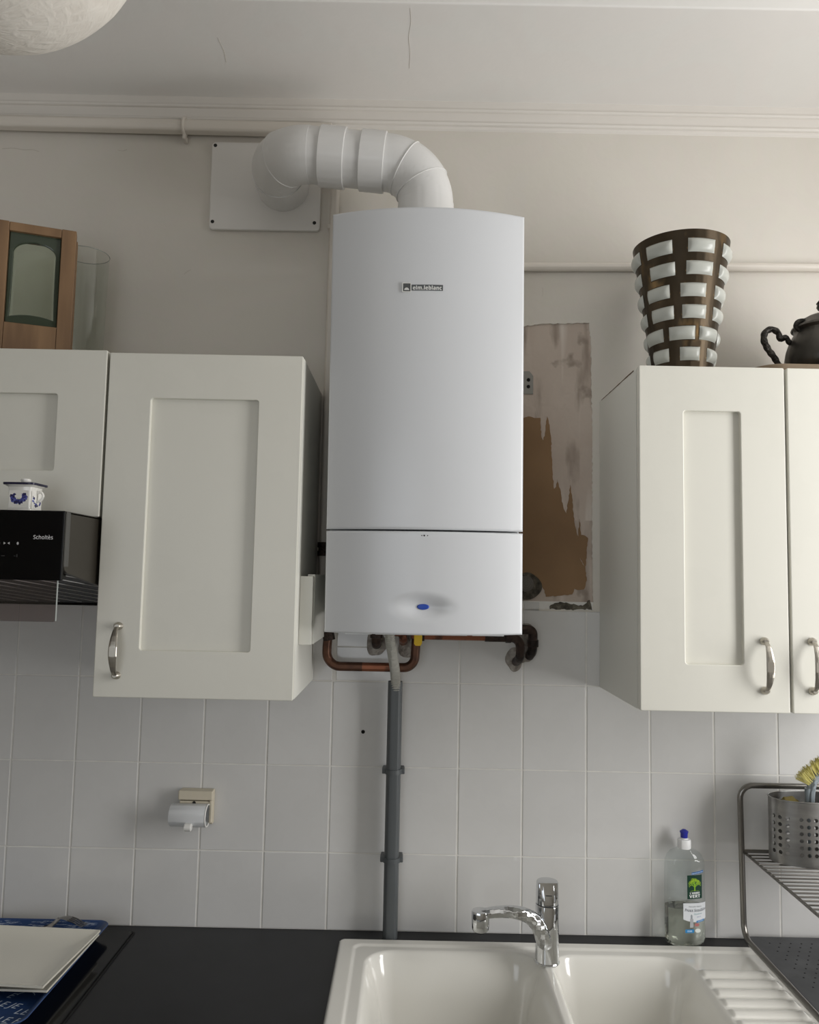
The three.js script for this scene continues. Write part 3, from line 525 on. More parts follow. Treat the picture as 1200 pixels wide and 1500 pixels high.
{
  const t = thing('roller_holder', 'small white plastic roller holder with a knob, fixed low on the left tiles', 'holder', [-0.4965, 1.175, 0]);
  t.rotation.z = -0.006;
  const bp = part('base_plate', span(-0.036, 0.043, -0.036, 0.044, 0.0005, 0.012, 0.003), M.cream, t);
  part('top_block', merge([span(-0.0375, 0.0435, 0.022, 0.0435, 0.011, 0.028, 0.003), span(-0.0345, 0.038, 0.0135, 0.0195, 0.011, 0.024, 0.001), span(0.036, 0.0425, -0.03, 0.022, 0.011, 0.026, 0.002)]), M.cream, t);
  part('screw', lathe([[0, 0], [0.004, 0], [0.004, 0.001], [0, 0.0015]], 16).rotateX(Math.PI / 2).translate(0, 0.0155, 0.0236), M.screw, t);
  part('roller', lathe([[0.0, -0.048], [0.0245, -0.048], [0.0255, -0.046], [0.0258, 0.036], [0.0236, 0.036], [0.0225, -0.02], [0, -0.02]], 40).rotateZ(-Math.PI / 2).translate(-0.001, -0.009, 0.037), M.greyPlastic, t, 'pale grey roller tube');
  part('end_ring', new THREE.TorusGeometry(0.0245, 0.002, 10, 40).rotateY(Math.PI / 2).translate(0.0355, -0.009, 0.037), M.plastic, t);
  part('knob', lathe([[0, -0.008], [0.006, -0.008], [0.0085, -0.006], [0.009, 0.0], [0.0085, 0.008], [0, 0.008]], 24).rotateZ(Math.PI / 2).translate(-0.001, -0.029, 0.062), M.plastic, t);
}

// ------------------------------------------------------------------ worktop, hob, sink
const TOP = 0.9;
const SINK = { x0: -0.1445, x1: 0.985, z0: 0.0575, z1: 0.52 };
{
  const s = new THREE.Shape(); s.moveTo(ROOM.x0, 0); s.lineTo(1.849, 0); s.lineTo(1.849, 0.6); s.lineTo(ROOM.x0, 0.6); s.closePath();
  const h = new THREE.Path(); const a = SINK.x0 + 0.012, b = SINK.x1 - 0.012, c = SINK.z0 + 0.012, d = SINK.z1 - 0.012; h.moveTo(a, c); h.lineTo(b, c); h.lineTo(b, d); h.lineTo(a, d); h.closePath(); s.holes.push(h);
  const t = tag(shadowed(new THREE.Mesh(uvm(extrude(s, 0.04).rotateX(Math.PI / 2).translate(0, TOP, 0)), M.worktop)), 'black laminate kitchen worktop along the tiled wall', 'worktop'); t.name = 'worktop'; scene.add(t);
  t.userData.kind = 'thing';
}
{
  const t = thing('ceramic_hob', 'glossy black glass hob at the left, under the blue tray', 'hob', [-0.9, TOP, 0.3]);
  part('glass_top', span(-0.28, 0.2795, 0.0002, 0.005, -0.262, 0.25, 0.002), M.hobGlass, t);
  part('hob_trim', span(0.2795, 0.2835, 0.0002, 0.0022, -0.262, 0.25, 0.0008), M.seam, t);
}
{
  const t = thing('kitchen_sink', 'white enamelled double-bowl sink with a ribbed draining board', 'sink', [0, TOP, 0]);
  const rr = (x, z, cx, cz, hx, hz, r) => { const dx = Math.abs(x - cx) - hx + r, dz = Math.abs(z - cz) - hz + r; return Math.min(Math.max(dx, dz), 0) + Math.hypot(Math.max(dx, 0), Math.max(dz, 0)) - r; };
  const sm = (a, b, t) => { const k = Math.max(0, Math.min(1, (t - a) / (b - a))); return k * k * (3 - 2 * k); };
  const bowl = (d, depth) => { if (d > 0.006) return 0; const k = -(d - 0.006); return k < 0.014 ? 0.3 * k * k / 0.014 : k < 0.05 ? -0 + 0.0042 + (depth - 0.02) * sm(0.0, 1, 0) + (k - 0.014) * ((depth - 0.014) / 0.04) * 1 : depth; };
  const depth = (d) => { const k = 0.006 - d; if (k <= 0) return 0; const D = 0.15; // rolled lip, steep wall, filleted floor
    const w = 0.062; if (k >= w) return D; const u = k / w; return D * (u < 0.5 ? Math.pow(u * 2, 1.7) * 0.5 : 1 - Math.pow((1 - u) * 2, 2.2) * 0.5); };
  const height = (x, z) => {
    let y = 0.0085;
    // outer edge rolls down to the worktop
    const e = -rr(x, z, (SINK.x0 + SINK.x1) / 2, (SINK.z0 + SINK.z1) / 2, (SINK.x1 - SINK.x0) / 2, (SINK.z1 - SINK.z0) / 2, 0.014);
    if (e < 0.008) y -= 0.008 * (1 - Math.sqrt(Math.max(0, 1 - Math.pow(1 - e / 0.008, 2))));
    // ledge inside the raised rim
    const L = -rr(x, z, 0.45, 0.3, 0.561, 0.216, 0.022); y -= 0.0035 * sm(0, 0.007, L);
    const d1 = rr(x, z, 0.1115, 0.31, 0.1885, 0.2, 0.062), d2 = rr(x, z, 0.4725, 0.31, 0.1495, 0.195, 0.06);
    y -= depth(d1) + depth(d2);
    if (d2 > 0.008 && x > 0.5) {                             // ribs of the draining board
      const rx = sm(0.612, 0.622, x) * (1 - sm(0.772, 0.784, x)) * sm(0.0075, 0.016, d2) * sm(0.168, 0.172, z);
      const ph = (z - 0.169) / 0.0385, f = ph - Math.floor(ph); y += 0.0062 * rx * Math.pow(Math.sin(Math.PI * Math.min(1, f / 0.78)), 0.6) * (f < 0.78 ? 1 : 0);
    }
    return y;
  };
  const nx = 420, nz = 230, top = grid(nx, nz, (u, v) => { const x = SINK.x0 + u * (SINK.x1 - SINK.x0), z = SINK.z0 + v * (SINK.z1 - SINK.z0); return [x, height(x, z), z]; });
  const ix = top.index.array; const n0 = top.attributes.normal; if (n0.getY(5 * 421 + 60) < 0) { for (let i = 0; i < ix.length; i += 3) { const q = ix[i]; ix[i] = ix[i + 1]; ix[i + 1] = q; } top.computeVertexNormals(); }
  part('basin', top, M.enamel, t);
  const ov = part('overflow', merge([new THREE.TorusGeometry(0.0125, 0.0032, 10, 32), new THREE.CylinderGeometry(0.0125, 0.0125, 0.002, 24).rotateX(Math.PI / 2)]), M.chrome, t, 'chrome overflow ring');
  ov.rotation.y = -Math.PI / 2; ov.position.set(0.601, -0.052, 0.335);
}
{
  const t = thing('kitchen_tap', 'chrome single-lever mixer tap with a curved spout between the bowls', 'tap', [0.3125, 0.9055, 0.145]);
  part('base_ring', lathe([[0, 0], [0.0272, 0], [0.0275, 0.002], [0.0262, 0.0045], [0, 0.0045]], 48), M.chrome, t);
  part('body', lathe([[0, 0.003], [0.0258, 0.003], [0.0254, 0.04], [0.0252, 0.1195], [0.0245, 0.121], [0, 0.121]], 64), M.chrome, t);
  // lever head: cylinder with a slanted flat cut at the front
  const cap = lathe([[0, 0.1222], [0.0238, 0.1222], [0.0248, 0.1235], [0.0246, 0.135], [0.0238, 0.166], [0.0225, 0.1685], [0, 0.171]], 64, 0.4);
  { const p = cap.attributes.position; for (let i = 0; i < p.count; i++) { const lim = 0.0245 - Math.max(0, (p.getY(i) - 0.1405)) * 0.42; if (p.getZ(i) > lim && p.getY(i) > 0.139) p.setZ(i, lim); } cap.computeVertexNormals(); }
  part('lever', toCreasedNormals(cap, 0.5), M.chrome, t);
  part('gap_ring', lathe([[0.0215, 0.1195], [0.0242, 0.1205], [0.0242, 0.1225], [0.0215, 0.123]], 48), M.chromeDark, t);
  part('lever_mark', span(-0.0065, 0.0065, 0.1445, 0.1462, 0.0216, 0.0224, 0.0004), M.chromeDark, t);
  const c = spline([[-0.002, 0.043, 0.008], [-0.01, 0.056, 0.014], [-0.0225, 0.083, 0.02], [-0.043, 0.1035, 0.026], [-0.071, 0.114, 0.032], [-0.103, 0.1175, 0.038], [-0.138, 0.1155, 0.043], [-0.158, 0.1125, 0.046]]);
  const sp = part('spout', sweep(c, (k) => [0.0185 - 0.003 * k, 0.0205 - 0.0115 * Math.pow(k, 0.75)], 90, 40, true, V(0.3, 0.05, 1).normalize()), M.chrome, t);
  part('spout_head', lathe([[0, -0.027], [0.0155, -0.027], [0.0175, -0.024], [0.019, -0.013], [0.0195, 0.008], [0.018, 0.0135], [0, 0.0155]], 48).translate(-0.149, 0.108, 0.0445), M.chrome, sp);
  part('aerator', lathe([[0, -0.0305], [0.0125, -0.0305], [0.0132, -0.0295], [0.0132, -0.0225], [0, -0.0225]], 32).translate(-0.149, 0.108, 0.0445), M.chromeDark, sp);
}
// ------------------------------------------------------------------ tray, plates, fork
{
  const t = thing('serving_tray', 'blue tray with white hand-drawn lettering, lying on the glossy hob', 'tray', [-0.893, TOP + 0.005, 0.262]);
  const w = 0.452, d = 0.428, hgt = 0.026;
  const ring = (inset, y) => { const pts = [], r = 0.028 - inset * 0.35, hx = w / 2 - inset, hz = d / 2 - inset; for (let q = 0; q < 4; q++) for (let k = 0; k <= 8; k++) { const a = q * Math.PI / 2 + (k / 8) * Math.PI / 2, cx = [1, -1, -1, 1][q] * (hx - r), cz = [1, 1, -1, -1][q] * (hz - r); pts.push([cx + Math.cos(a) * r, y, cz + Math.sin(a) * r]); } pts.push(pts[0]); return pts; };
  const rings = [ring(0.03, 0), ring(0.026, 0.001), ring(0.004, hgt - 0.002), ring(0.0, hgt), ring(0.0012, hgt + 0.0012), ring(0.004, hgt + 0.0006), ring(0.006, hgt - 0.0005), ring(0.026, 0.0062), ring(0.03, 0.005)];
  const n = rings[0].length - 1, g = grid(n, rings.length - 1, (u, v) => rings[Math.round(v * (rings.length - 1))][Math.round(u * n)]);
  const T = canvasTex(1024, 1024, (c, W, H) => {
    c.fillStyle = '#24406f'; c.fillRect(0, 0, W, H); c.strokeStyle = '#dfe7ef'; c.fillStyle = '#dfe7ef'; c.lineWidth = 4; c.lineCap = 'round';
    c.font = 'italic 64px sans-serif'; c.textAlign = 'left';
    const words = ['LE', 'JE', 'ER', 'BERC', 'LE JE', 'E', 'LE BERC']; const r = rng(5);
    for (let y = 70; y < H; y += 74) for (let x = -20 + r() * 60; x < W; x += 190 + r() * 60) { c.save(); c.translate(x, y); c.rotate(0.18 + (r() - 0.5) * 0.25); c.fillText(words[Math.floor(r() * words.length)], 0, 0); c.restore(); if (r() > 0.6) { c.beginPath(); c.arc(x + 60, y + 60, 44, 3.4, 6); c.stroke(); } }
  });
  const tr = S({ map: T, roughness: 0.4 }), edge = S({ color: 0x2c4674, roughness: 0.4 });
  part('tray_rim', toCreasedNormals(g, 0.5), edge, t);
  part('tray_floor', grid(1, 1, (u, v) => [(u - 0.5) * (w - 0.05), 0.0058, (0.5 - v) * (d - 0.05)]), tr, t);
  // lettering wraps up the far rim too
  part('rim_lettering', grid(1, 1, (u, v) => [(u - 0.5) * (w - 0.06), 0.0072 + v * 0.0185, -(d / 2 - 0.0255) - v * 0.0185]), tr, t);
}
function squarePlate(label, [x, y, z], turn) {
  const t = thing('square_plate', label, 'plate', [x, y, z], 'square white plates stacked on the tray'); t.rotation.y = turn;
  const w = 0.24, H = 0.0175, f = (a, b) => { const m = Math.max(Math.abs(a), Math.abs(b)); return H * (0.12 + 0.88 * Math.pow(m, 5)); };
  const sq = (u, k = 0.06) => u;
  const up = grid(36, 36, (u, v) => { const a = 2 * u - 1, b = 1 - 2 * v; return [a * w / 2, 0.004 + f(a, b), -b * w / 2]; });
  const dn = grid(36, 36, (u, v) => { const a = 1 - 2 * u, b = 1 - 2 * v; return [a * (w / 2 + 0.0005), f(a, b), -b * (w / 2 + 0.0005)]; });
  const rim = []; for (const s of [0, 1, 2, 3]) rim.push(grid(36, 1, (u, v) => { const a = 2 * u - 1, y = (v ? 0.004 : 0) + f(a, 1), e = w / 2; return s === 0 ? [a * e, y, e] : s === 1 ? [e, y, -a * e] : s === 2 ? [-a * e, y, -e] : [-e, y, a * e]; }));
  part('dish', merge([up, dn, ...rim]), M.plate, t);
  return t;
}
squarePlate('lower of the two square white plates stacked on the blue tray', [-0.787, TOP + 0.0165, 0.248], -0.02);
{
  const t = squarePlate('upper square white plate with a few crumbs, topmost on the blue tray', [-0.784, TOP + 0.0305, 0.2575], -0.06);
  const crumb = (x, z, a) => new THREE.SphereGeometry(1, 10, 8).scale(0.0055, 0.001, 0.0018).rotateY(a).translate(x, 0.0072, z);
  const cm = S({ color: 0x54483c, roughness: 0.9 });
  [[-0.062, 0, 0.4], [-0.042, 0.02, 0.5], [-0.035, 0.05, 0.1], [-0.05, 0.072, 0.2]].forEach((c, k) => part('crumb' + (k ? '_00' + k : ''), crumb(...c), cm, t));
}
{
  const t = thing('fork', 'dark steel fork resting at the back of the blue tray behind the plates', 'fork', [-0.754, TOP + 0.04, 0.078]);
  t.rotation.set(0, -0.2, -0.03);
  const head = grid(14, 6, (u, v) => { const x = -0.026 + 0.03 * u, w = 0.0115 * Math.sin(0.5 + 1.07 * u); return [x, 0.007 * Math.sin(Math.PI * (0.15 + 0.6 * u)) + 0.0012 * Math.cos((v - 0.5) * 3), (v - 0.5) * 2 * w]; });
  const tines = []; for (let k = 0; k < 4; k++) { const z = -0.0092 + k * 0.00613; tines.push(sweep(spline([[0.002, 0.0058, z], [0.016, 0.0035, z], [0.03, -0.0012, z * 0.95], [0.042, -0.0035, z * 0.9]]), (q) => [0.0011, 0.0019 * (1 - 0.5 * q)], 16, 8)); }
  part('head', merge([head]), M.fork, t); part('tines', merge(tines), M.fork, t);
  part('handle', sweep(spline([[-0.024, 0.0035, 0], [-0.036, -0.009, 0.012], [-0.05, -0.0125, 0.03], [-0.1, -0.012, 0.085]]), (q) => [0.0018, 0.004 + 0.003 * q], 24, 10), M.fork, t);
}
// ------------------------------------------------------------------ washing-up bottle
function superRing(hx, hz, y, n = 48, e = 2.8) { const out = []; for (let k = 0; k <= n; k++) { const a = (k / n) * Math.PI * 2, c = Math.cos(a), s = Math.sin(a); out.push([hx * Math.sign(c) * Math.pow(Math.abs(c), 2 / e), y, -hz * Math.sign(s) * Math.pow(Math.abs(s), 2 / e)]); } return out; }
function loft(rings, cap0 = true, cap1 = true) { const n = rings[0].length - 1; const R = [...rings]; const ctr = (r) => { const c = r.slice(0, n).reduce((a, p) => [a[0] + p[0] / n, a[1] + p[1] / n, a[2] + p[2] / n], [0, 0, 0]); return r.map(() => c); }; if (cap0) R.unshift(ctr(R[0])); if (cap1) R.push(ctr(R[R.length - 1])); return toCreasedNormals(grid(n, R.length - 1, (u, v) => R[Math.round(v * (R.length - 1))][Math.round(u * n)], true), 0.7); }
{
  const t = thing('soap_bottle', 'clear washing-up liquid bottle with a blue push cap behind the sink', 'bottle', [0.6505, 0.9005, 0.031]);
  t.rotation.y = 0.1; t.scale.set(1.07, 0.955, 1);
  const prof = [[0.034, 0.018, 0.0], [0.0405, 0.0215, 0.004], [0.0435, 0.0235, 0.014], [0.0437, 0.0238, 0.09], [0.0432, 0.0236, 0.17], [0.042, 0.023, 0.196], [0.0385, 0.0215, 0.208], [0.031, 0.0185, 0.2165], [0.02, 0.0145, 0.2215], [0.013, 0.0125, 0.2245], [0.0118, 0.0118, 0.23]];
  const bd = part('body', loft(prof.map(([a, b, y]) => superRing(a, b, y, 56, y > 0.2 ? 2.2 : 2.8)), true, false), M.bottle, t);
  const lp = prof.filter((p) => p[2] < 0.08).map(([a, b, y]) => superRing(a - 0.0012, b - 0.0012, y + 0.0012)); lp.push(superRing(0.0424, 0.0225, 0.089));
  part('liquid', loft(lp), M.liquid, bd);
  part('cap', lathe([[0, 0.223], [0.0142, 0.223], [0.0145, 0.225], [0.0142, 0.2425], [0.0132, 0.244], [0.0085, 0.2445], [0.0085, 0.2475], [0, 0.2475]], 36), M.capWhite, t);
  part('push_cap', lathe([[0, 0.2465], [0.0074, 0.2465], [0.0078, 0.2575], [0.0092, 0.2605], [0.009, 0.2625], [0.004, 0.2665], [0, 0.267]], 32), M.capBlue, t, 'blue push cap');
  // printed labels, each a thin curved film on the front of the bottle
  const film = (x0, x1, y0, y1, bow = 0, top = 0) => { const hx = 0.0437, hz = 0.0242, e = 2.8; return grid(20, 12, (u, v) => { const x = x0 + (x1 - x0) * u, q = Math.min(0.999, Math.abs(x / hx)); const z = hz * Math.pow(1 - Math.pow(q, e), 1 / e); return [x, y0 + (y1 - y0) * v - bow * (1 - Math.pow(2 * u - 1, 2)) * (1 - v) + top * (u - 0.5), z + 0.0004]; }); };
  const logo = canvasTex(384, 512, (c, W, H) => {
    c.fillStyle = '#0d3a2c'; c.fillRect(0, 0, W, H); c.strokeStyle = '#cfe04a'; c.lineCap = 'round';
    const r = rng(4); const br = (x, y, a, l, w, d) => { const x2 = x + Math.cos(a) * l, y2 = y + Math.sin(a) * l; c.lineWidth = w; c.strokeStyle = d < 2 ? '#a8cc2e' : '#8fc02c'; c.beginPath(); c.moveTo(x, y); c.lineTo(x2, y2); c.stroke(); if (d) { for (const k of [-0.62, 0, 0.62]) br(x2, y2, a + k + (r() - 0.5) * 0.3, l * (0.62 + r() * 0.15), w * 0.64, d - 1); } };
    br(W / 2, 330, -Math.PI / 2, 92, 30, 4); for (const k of [-0.9, 0.9]) br(W / 2, 262, -Math.PI / 2 + k, 72, 16, 3);
    c.lineWidth = 5; c.beginPath(); c.moveTo(80, 345); c.quadraticCurveTo(W / 2, 318, W - 80, 345); c.stroke();
    c.fillStyle = '#ffffff'; c.textAlign = 'center'; c.font = 'bold 66px sans-serif'; c.fillText("L'ARBRE", W / 2, 412); c.font = 'bold 88px sans-serif'; c.save(); c.translate(W / 2, 488); c.scale(1.35, 1); c.fillText('VERT', 0, 0); c.restore();
  });
  part('logo_label', film(-0.0045, 0.0295, 0.1125, 0.1675, 0, 0.001), S({ map: logo, roughness: 0.35 }), t, 'green label with a tree');
  const main = canvasTex(512, 400, (c, W, H) => {
    c.fillStyle = '#e3e6ea'; c.fillRect(0, 0, W, H); c.fillStyle = '#3a4450'; c.fillRect(0, 0, W, 8); c.textAlign = 'center'; c.font = '42px sans-serif'; c.fillText('Vaisselle Mains', W * 0.5, 96); c.font = 'italic bold 84px serif'; c.fillStyle = '#27323f'; c.fillText('Peaux Sensibles', W * 0.52, 190, W * 0.94);
    c.font = '44px sans-serif'; c.fillStyle = '#3f8090'; c.fillText('Glycérine', W * 0.62, 252); c.fillStyle = '#5a67a0'; c.font = '30px sans-serif'; c.fillText('500 ml', W * 0.66, 310);
    c.fillStyle = '#9aa0a6'; c.beginPath(); c.moveTo(W * 0.3, 270); c.lineTo(W * 0.34, 240); c.lineTo(W * 0.38, 270); c.lineTo(W * 0.38, H); c.lineTo(W * 0.3, H); c.fill();
  });
  part('name_label', film(-0.0135, 0.0395, 0.0655, 0.1035, 0.0065), S({ map: main, roughness: 0.35 }), t, 'white label with dark script');
  const tab = (words, col) => S({ map: canvasTex(256, 48, (c, W, H) => { c.fillStyle = col; c.fillRect(0, 0, W, H); c.fillStyle = '#dbe9f5'; c.font = 'italic bold 30px sans-serif'; c.textAlign = 'center'; c.fillText(words, W / 2, 35); }), roughness: 0.35 });
  part('blue_tab', film(0.0055, 0.0335, 0.170, 0.1755, 0, 0.0045), tab('Hypoallergénique', '#1f5fa6'), t);
  part('blue_tab_001', film(0.0155, 0.0345, 0.0585, 0.0632, 0, 0.0035), tab('sans parfum', '#2a78ba'), t);
  part('blue_tab_002', film(-0.0095, 0.01, 0.0345, 0.0425), tab('ECOLABEL', '#2c86c2'), t);
  const seal = lathe([[0, 0], [0.0062, 0], [0.0062, 0.0005], [0, 0.0006]], 28).rotateX(Math.PI / 2);
  part('seal', seal.clone().scale(1, 0.75, 1).translate(0.0185, 0.039, 0.0237), S({ map: canvasTex(64, 64, (c) => { c.fillStyle = '#e8ece8'; c.fillRect(0, 0, 64, 64); }), roughness: 0.4 }), t);
  part('bottle_picture', merge([film(0.001, 0.0085, 0.0465, 0.0665), ]), S({ color: 0xb3b5b9, roughness: 0.4 }), t);
  part('flower_mark', seal.clone().scale(0.85, 0.6, 1).translate(0.0165, 0.0525, 0.0239), S({ color: 0xb5706c, roughness: 0.5 }), t);
}
// ------------------------------------------------------------------ dish rack with its mat, cutlery holder, brush, scourer
{
  const t = thing('drip_mat', 'dark grey dimpled drip mat under the wire dish rack', 'mat', [0.99, 0.9085, 0.27]);
  part('mat', uvm(box(0.385, 0.006, 0.5, 0, 0.003, 0, 0.003)), M.drainMat, t);
  const dots = []; const r = rng(31); for (let i = 0; i < 13; i++) for (let j = 0; j < 22; j++) dots.push(new THREE.CylinderGeometry(0.0019, 0.0019, 0.0006, 8).translate(-0.155 + i * 0.024 + (j % 2) * 0.012, 0.0062, -0.215 + j * 0.0195));
  const d = part('dimples', merge(dots), M.matDot, t); d.userData.kind = 'stuff';
}
{
  const t = thing('dish_rack', 'tubular steel dish rack with a wire shelf at the right edge', 'rack', [0.778, 0.917, 0.05]);
  const A = 0.0066;
  part('frame', pipe([[0.5, 0.346, 0.0], [-0.004, 0.346, 0.0], [0.001, 0.0085, 0.0], [0.0, 0.0075, 0.45]], A, 0.03, 140, 18), M.darkSteel, t);
  const s = part('shelf', merge([rod([0.004, 0.196, -0.006], [0.004, 0.19, 0.4], 0.0034), rod([0.0, 0.2, 0.002], [0.5, 0.2, 0.002], 0.0028), rod([0.0, 0.19, 0.398], [0.5, 0.19, 0.398], 0.0028)]), M.darkSteel, t);
  for (let k = 0; k < 21; k++) part('wire' + (k ? '_' + String(k).padStart(3, '0') : ''), rod([0.0, 0.1995 - k * 0.00045, 0.012 + k * 0.0185], [0.5, 0.1995 - k * 0.00045, 0.012 + k * 0.0185], 0.0019, 8), M.darkSteel, s);
}
{
  const t = thing('cutlery_holder', 'perforated stainless steel cutlery holder standing on the wire shelf', 'holder', [0.906, 1.1185, 0.114]);
  const HX = 0.092, HZ = 0.05, HH = 0.137, e = 2.25;
  const pt = (a, k, off = 0) => { const c = Math.cos(a), s = Math.sin(a); return [(HX - off) * Math.sign(c) * Math.pow(Math.abs(c), 2 / e), k, (HZ - off) * Math.sign(s) * Math.pow(Math.abs(s), 2 / e)]; };
  // wall with real round holes: a flat strip with holes, bent round the oval
  const N = 400, P = []; let L = 0; for (let i = 0; i <= N; i++) { const p = pt(Math.PI / 2 + (i / N) * Math.PI * 2, 0); if (i) L += Math.hypot(p[0] - P[i - 1][0], p[2] - P[i - 1][2]); P.push([p[0], 0, p[2], L]); }
  const bend = (s, off) => { s = ((s % L) + L) % L; let lo = 0, hi = N; while (hi - lo > 1) { const m = (lo + hi) >> 1; if (P[m][3] <= s) lo = m; else hi = m; } const k = (s - P[lo][3]) / (P[hi][3] - P[lo][3] || 1), x = P[lo][0] + (P[hi][0] - P[lo][0]) * k, z = P[lo][2] + (P[hi][2] - P[lo][2]) * k, tx = P[hi][0] - P[lo][0], tz = P[hi][2] - P[lo][2], l = Math.hypot(tx, tz) || 1; return [x + (-tz / l) * -off * -1, z + (tx / l) * -off * -1]; };
  const holes = []; const cols = []; for (let g = 0; g < 8; g++) for (let c = 0; c < 3; c++) cols.push((g + 0.5) / 8 * L + (c - 1) * 0.0152);
  const cell = 0.0096, rows = 6, y0 = 0.018;
  // each hole sits in a square cell meshed as a ring; the rest of the strip is plain quads
  const pos = [], idx = []; const add = (s, y, off) => { const [x, z] = bend(s, off); pos.push(x, y, z); return pos.length / 3 - 1; };
  const quad = (a, b, c, d) => idx.push(a, b, c, a, c, d);
  function plate(s0, s1, ya, yb, n) { for (let i = 0; i < n; i++) { const a = s0 + (s1 - s0) * i / n, b = s0 + (s1 - s0) * (i + 1) / n; quad(add(a, ya, 0), add(b, ya, 0), add(b, yb, 0), add(a, yb, 0)); } }
  function holed(sc, yc, hs, hy, r) { const n = 16, sq = (k) => { const a = (k / n) * Math.PI * 2, c = Math.cos(a), s = Math.sin(a), m = Math.max(Math.abs(c), Math.abs(s)); return [sc + hs * c / m, yc + hy * s / m]; }; for (let k = 0; k < n; k++) { const a0 = (k / n) * Math.PI * 2, a1 = ((k + 1) / n) * Math.PI * 2, o0 = sq(k), o1 = sq(k + 1); quad(add(sc + r * Math.cos(a0), yc + r * Math.sin(a0), 0), add(o0[0], o0[1], 0), add(o1[0], o1[1], 0), add(sc + r * Math.cos(a1), yc + r * Math.sin(a1), 0)); } }
  const pitch = 0.0149, yTop = y0 + rows * pitch, hw = 0.0074;
  plate(0, L, 0, y0, 160); plate(0, L, yTop, HH, 160);
  let at0 = cols[cols.length - 1] + hw - L;
  for (const c of cols) { if (c - hw - at0 > 1e-5) plate(at0, c - hw, y0, yTop, 8); for (let r = 0; r < rows; r++) holed(c, y0 + (r + 0.5) * pitch, hw, pitch / 2, 0.0042); at0 = c + hw; }
  const g = new THREE.BufferGeometry(); g.setAttribute('position', new THREE.Float32BufferAttribute(pos, 3)); g.setIndex(idx);
  const gm = mergeVertices(g, 1e-5); gm.computeVertexNormals();
  part('wall', uvm(gm), M.steel, t);
  const rimPts = []; for (let i = 0; i < 64; i++) rimPts.push(V(...pt((i / 64) * Math.PI * 2, HH)));
  part('rim', new THREE.TubeGeometry(new THREE.CatmullRomCurve3(rimPts, true), 128, 0.0014, 8, true), M.steel, t);
  part('floor', loft([0.0005, 0.002].map((y) => { const o = []; for (let k = 0; k <= 48; k++) o.push(pt((1 - k / 48) * Math.PI * 2, y, 0.0008)); return o; })), M.darkSteel, t);
}
{
  const t = thing('dish_brush', 'grey-handled washing-up brush with yellow bristles, upright in the cutlery holder', 'brush', [0.9, 1.124, 0.118]);
  t.rotation.y = -0.15;
  part('handle', sweep(spline([[0.004, 0.0, 0.0], [0.002, 0.06, 0.0], [0.0, 0.12, 0.0], [-0.0005, 0.152, 0.0]]), (k) => [0.0052 + 0.003 * k * k, 0.0062 + 0.002 * k], 30, 14), M.brushGrey, t);
  part('neck', sweep(spline([[0.004, 0.09, 0.006], [0.006, 0.145, 0.006], [0.012, 0.17, 0.004], [0.024, 0.19, 0.002], [0.042, 0.212, 0]]), (k) => [0.004 + 0.0015 * k, 0.0045 + 0.003 * k], 40, 14), M.brushGrey, t);
  part('brush_head', sweep(spline([[-0.001, 0.146, 0], [0.012, 0.172, 0], [0.03, 0.194, -0.004], [0.052, 0.214, -0.006]]), (k) => [0.007, 0.011 * Math.sin(0.5 + 2.1 * k)], 24, 14), M.brushGrey, t);
  const br = [], r = rng(91); for (let k = 0; k < 420; k++) { const q = r(), a = (r() - 0.5) * 1.5, th = 2.62 - 1.35 * q + (r() - 0.5) * 0.5, s = [-0.002 + 0.044 * q, 0.16 + 0.046 * q, (r() - 0.5) * 0.018], d = [Math.cos(th), Math.sin(th), a * 0.5], l = 0.027 + r() * 0.004, n = Math.hypot(...d); br.push(rod(s, [s[0] + d[0] / n * l, s[1] + d[1] / n * l, s[2] + d[2] / n * l], 0.0005, 5)); }
  const b = part('bristles', merge(br), M.bristle, t, 'yellow bristles'); b.userData.kind = 'stuff';
}
{
  const t = thing('scrubbing_brush', 'short dark-stemmed scrubbing brush with a yellow head, low inside the cutlery holder', 'brush', [0.866, 1.1215, 0.1]);
  part('handle', sweep(spline([[0.004, 0, 0.004], [0.003, 0.06, 0.002], [0, 0.108, 0]]), (k) => 0.0055 - 0.001 * k, 20, 12), M.matDot, t);
  const n = noise2(5, 8); const g = new THREE.SphereGeometry(1, 36, 24); const p = g.attributes.position;
  for (let i = 0; i < p.count; i++) { const v = V().fromBufferAttribute(p, i), k = 0.85 + 0.4 * n(v.x * 3 + 4, v.y * 3 + v.z * 2 + 4); p.setXYZ(i, v.x * 0.017 * k, 0.119 + v.y * 0.0115 * k, v.z * 0.013 * k); }
  g.computeVertexNormals(); part('head', g, M.scourer, t, 'yellow scrubbing head');
}
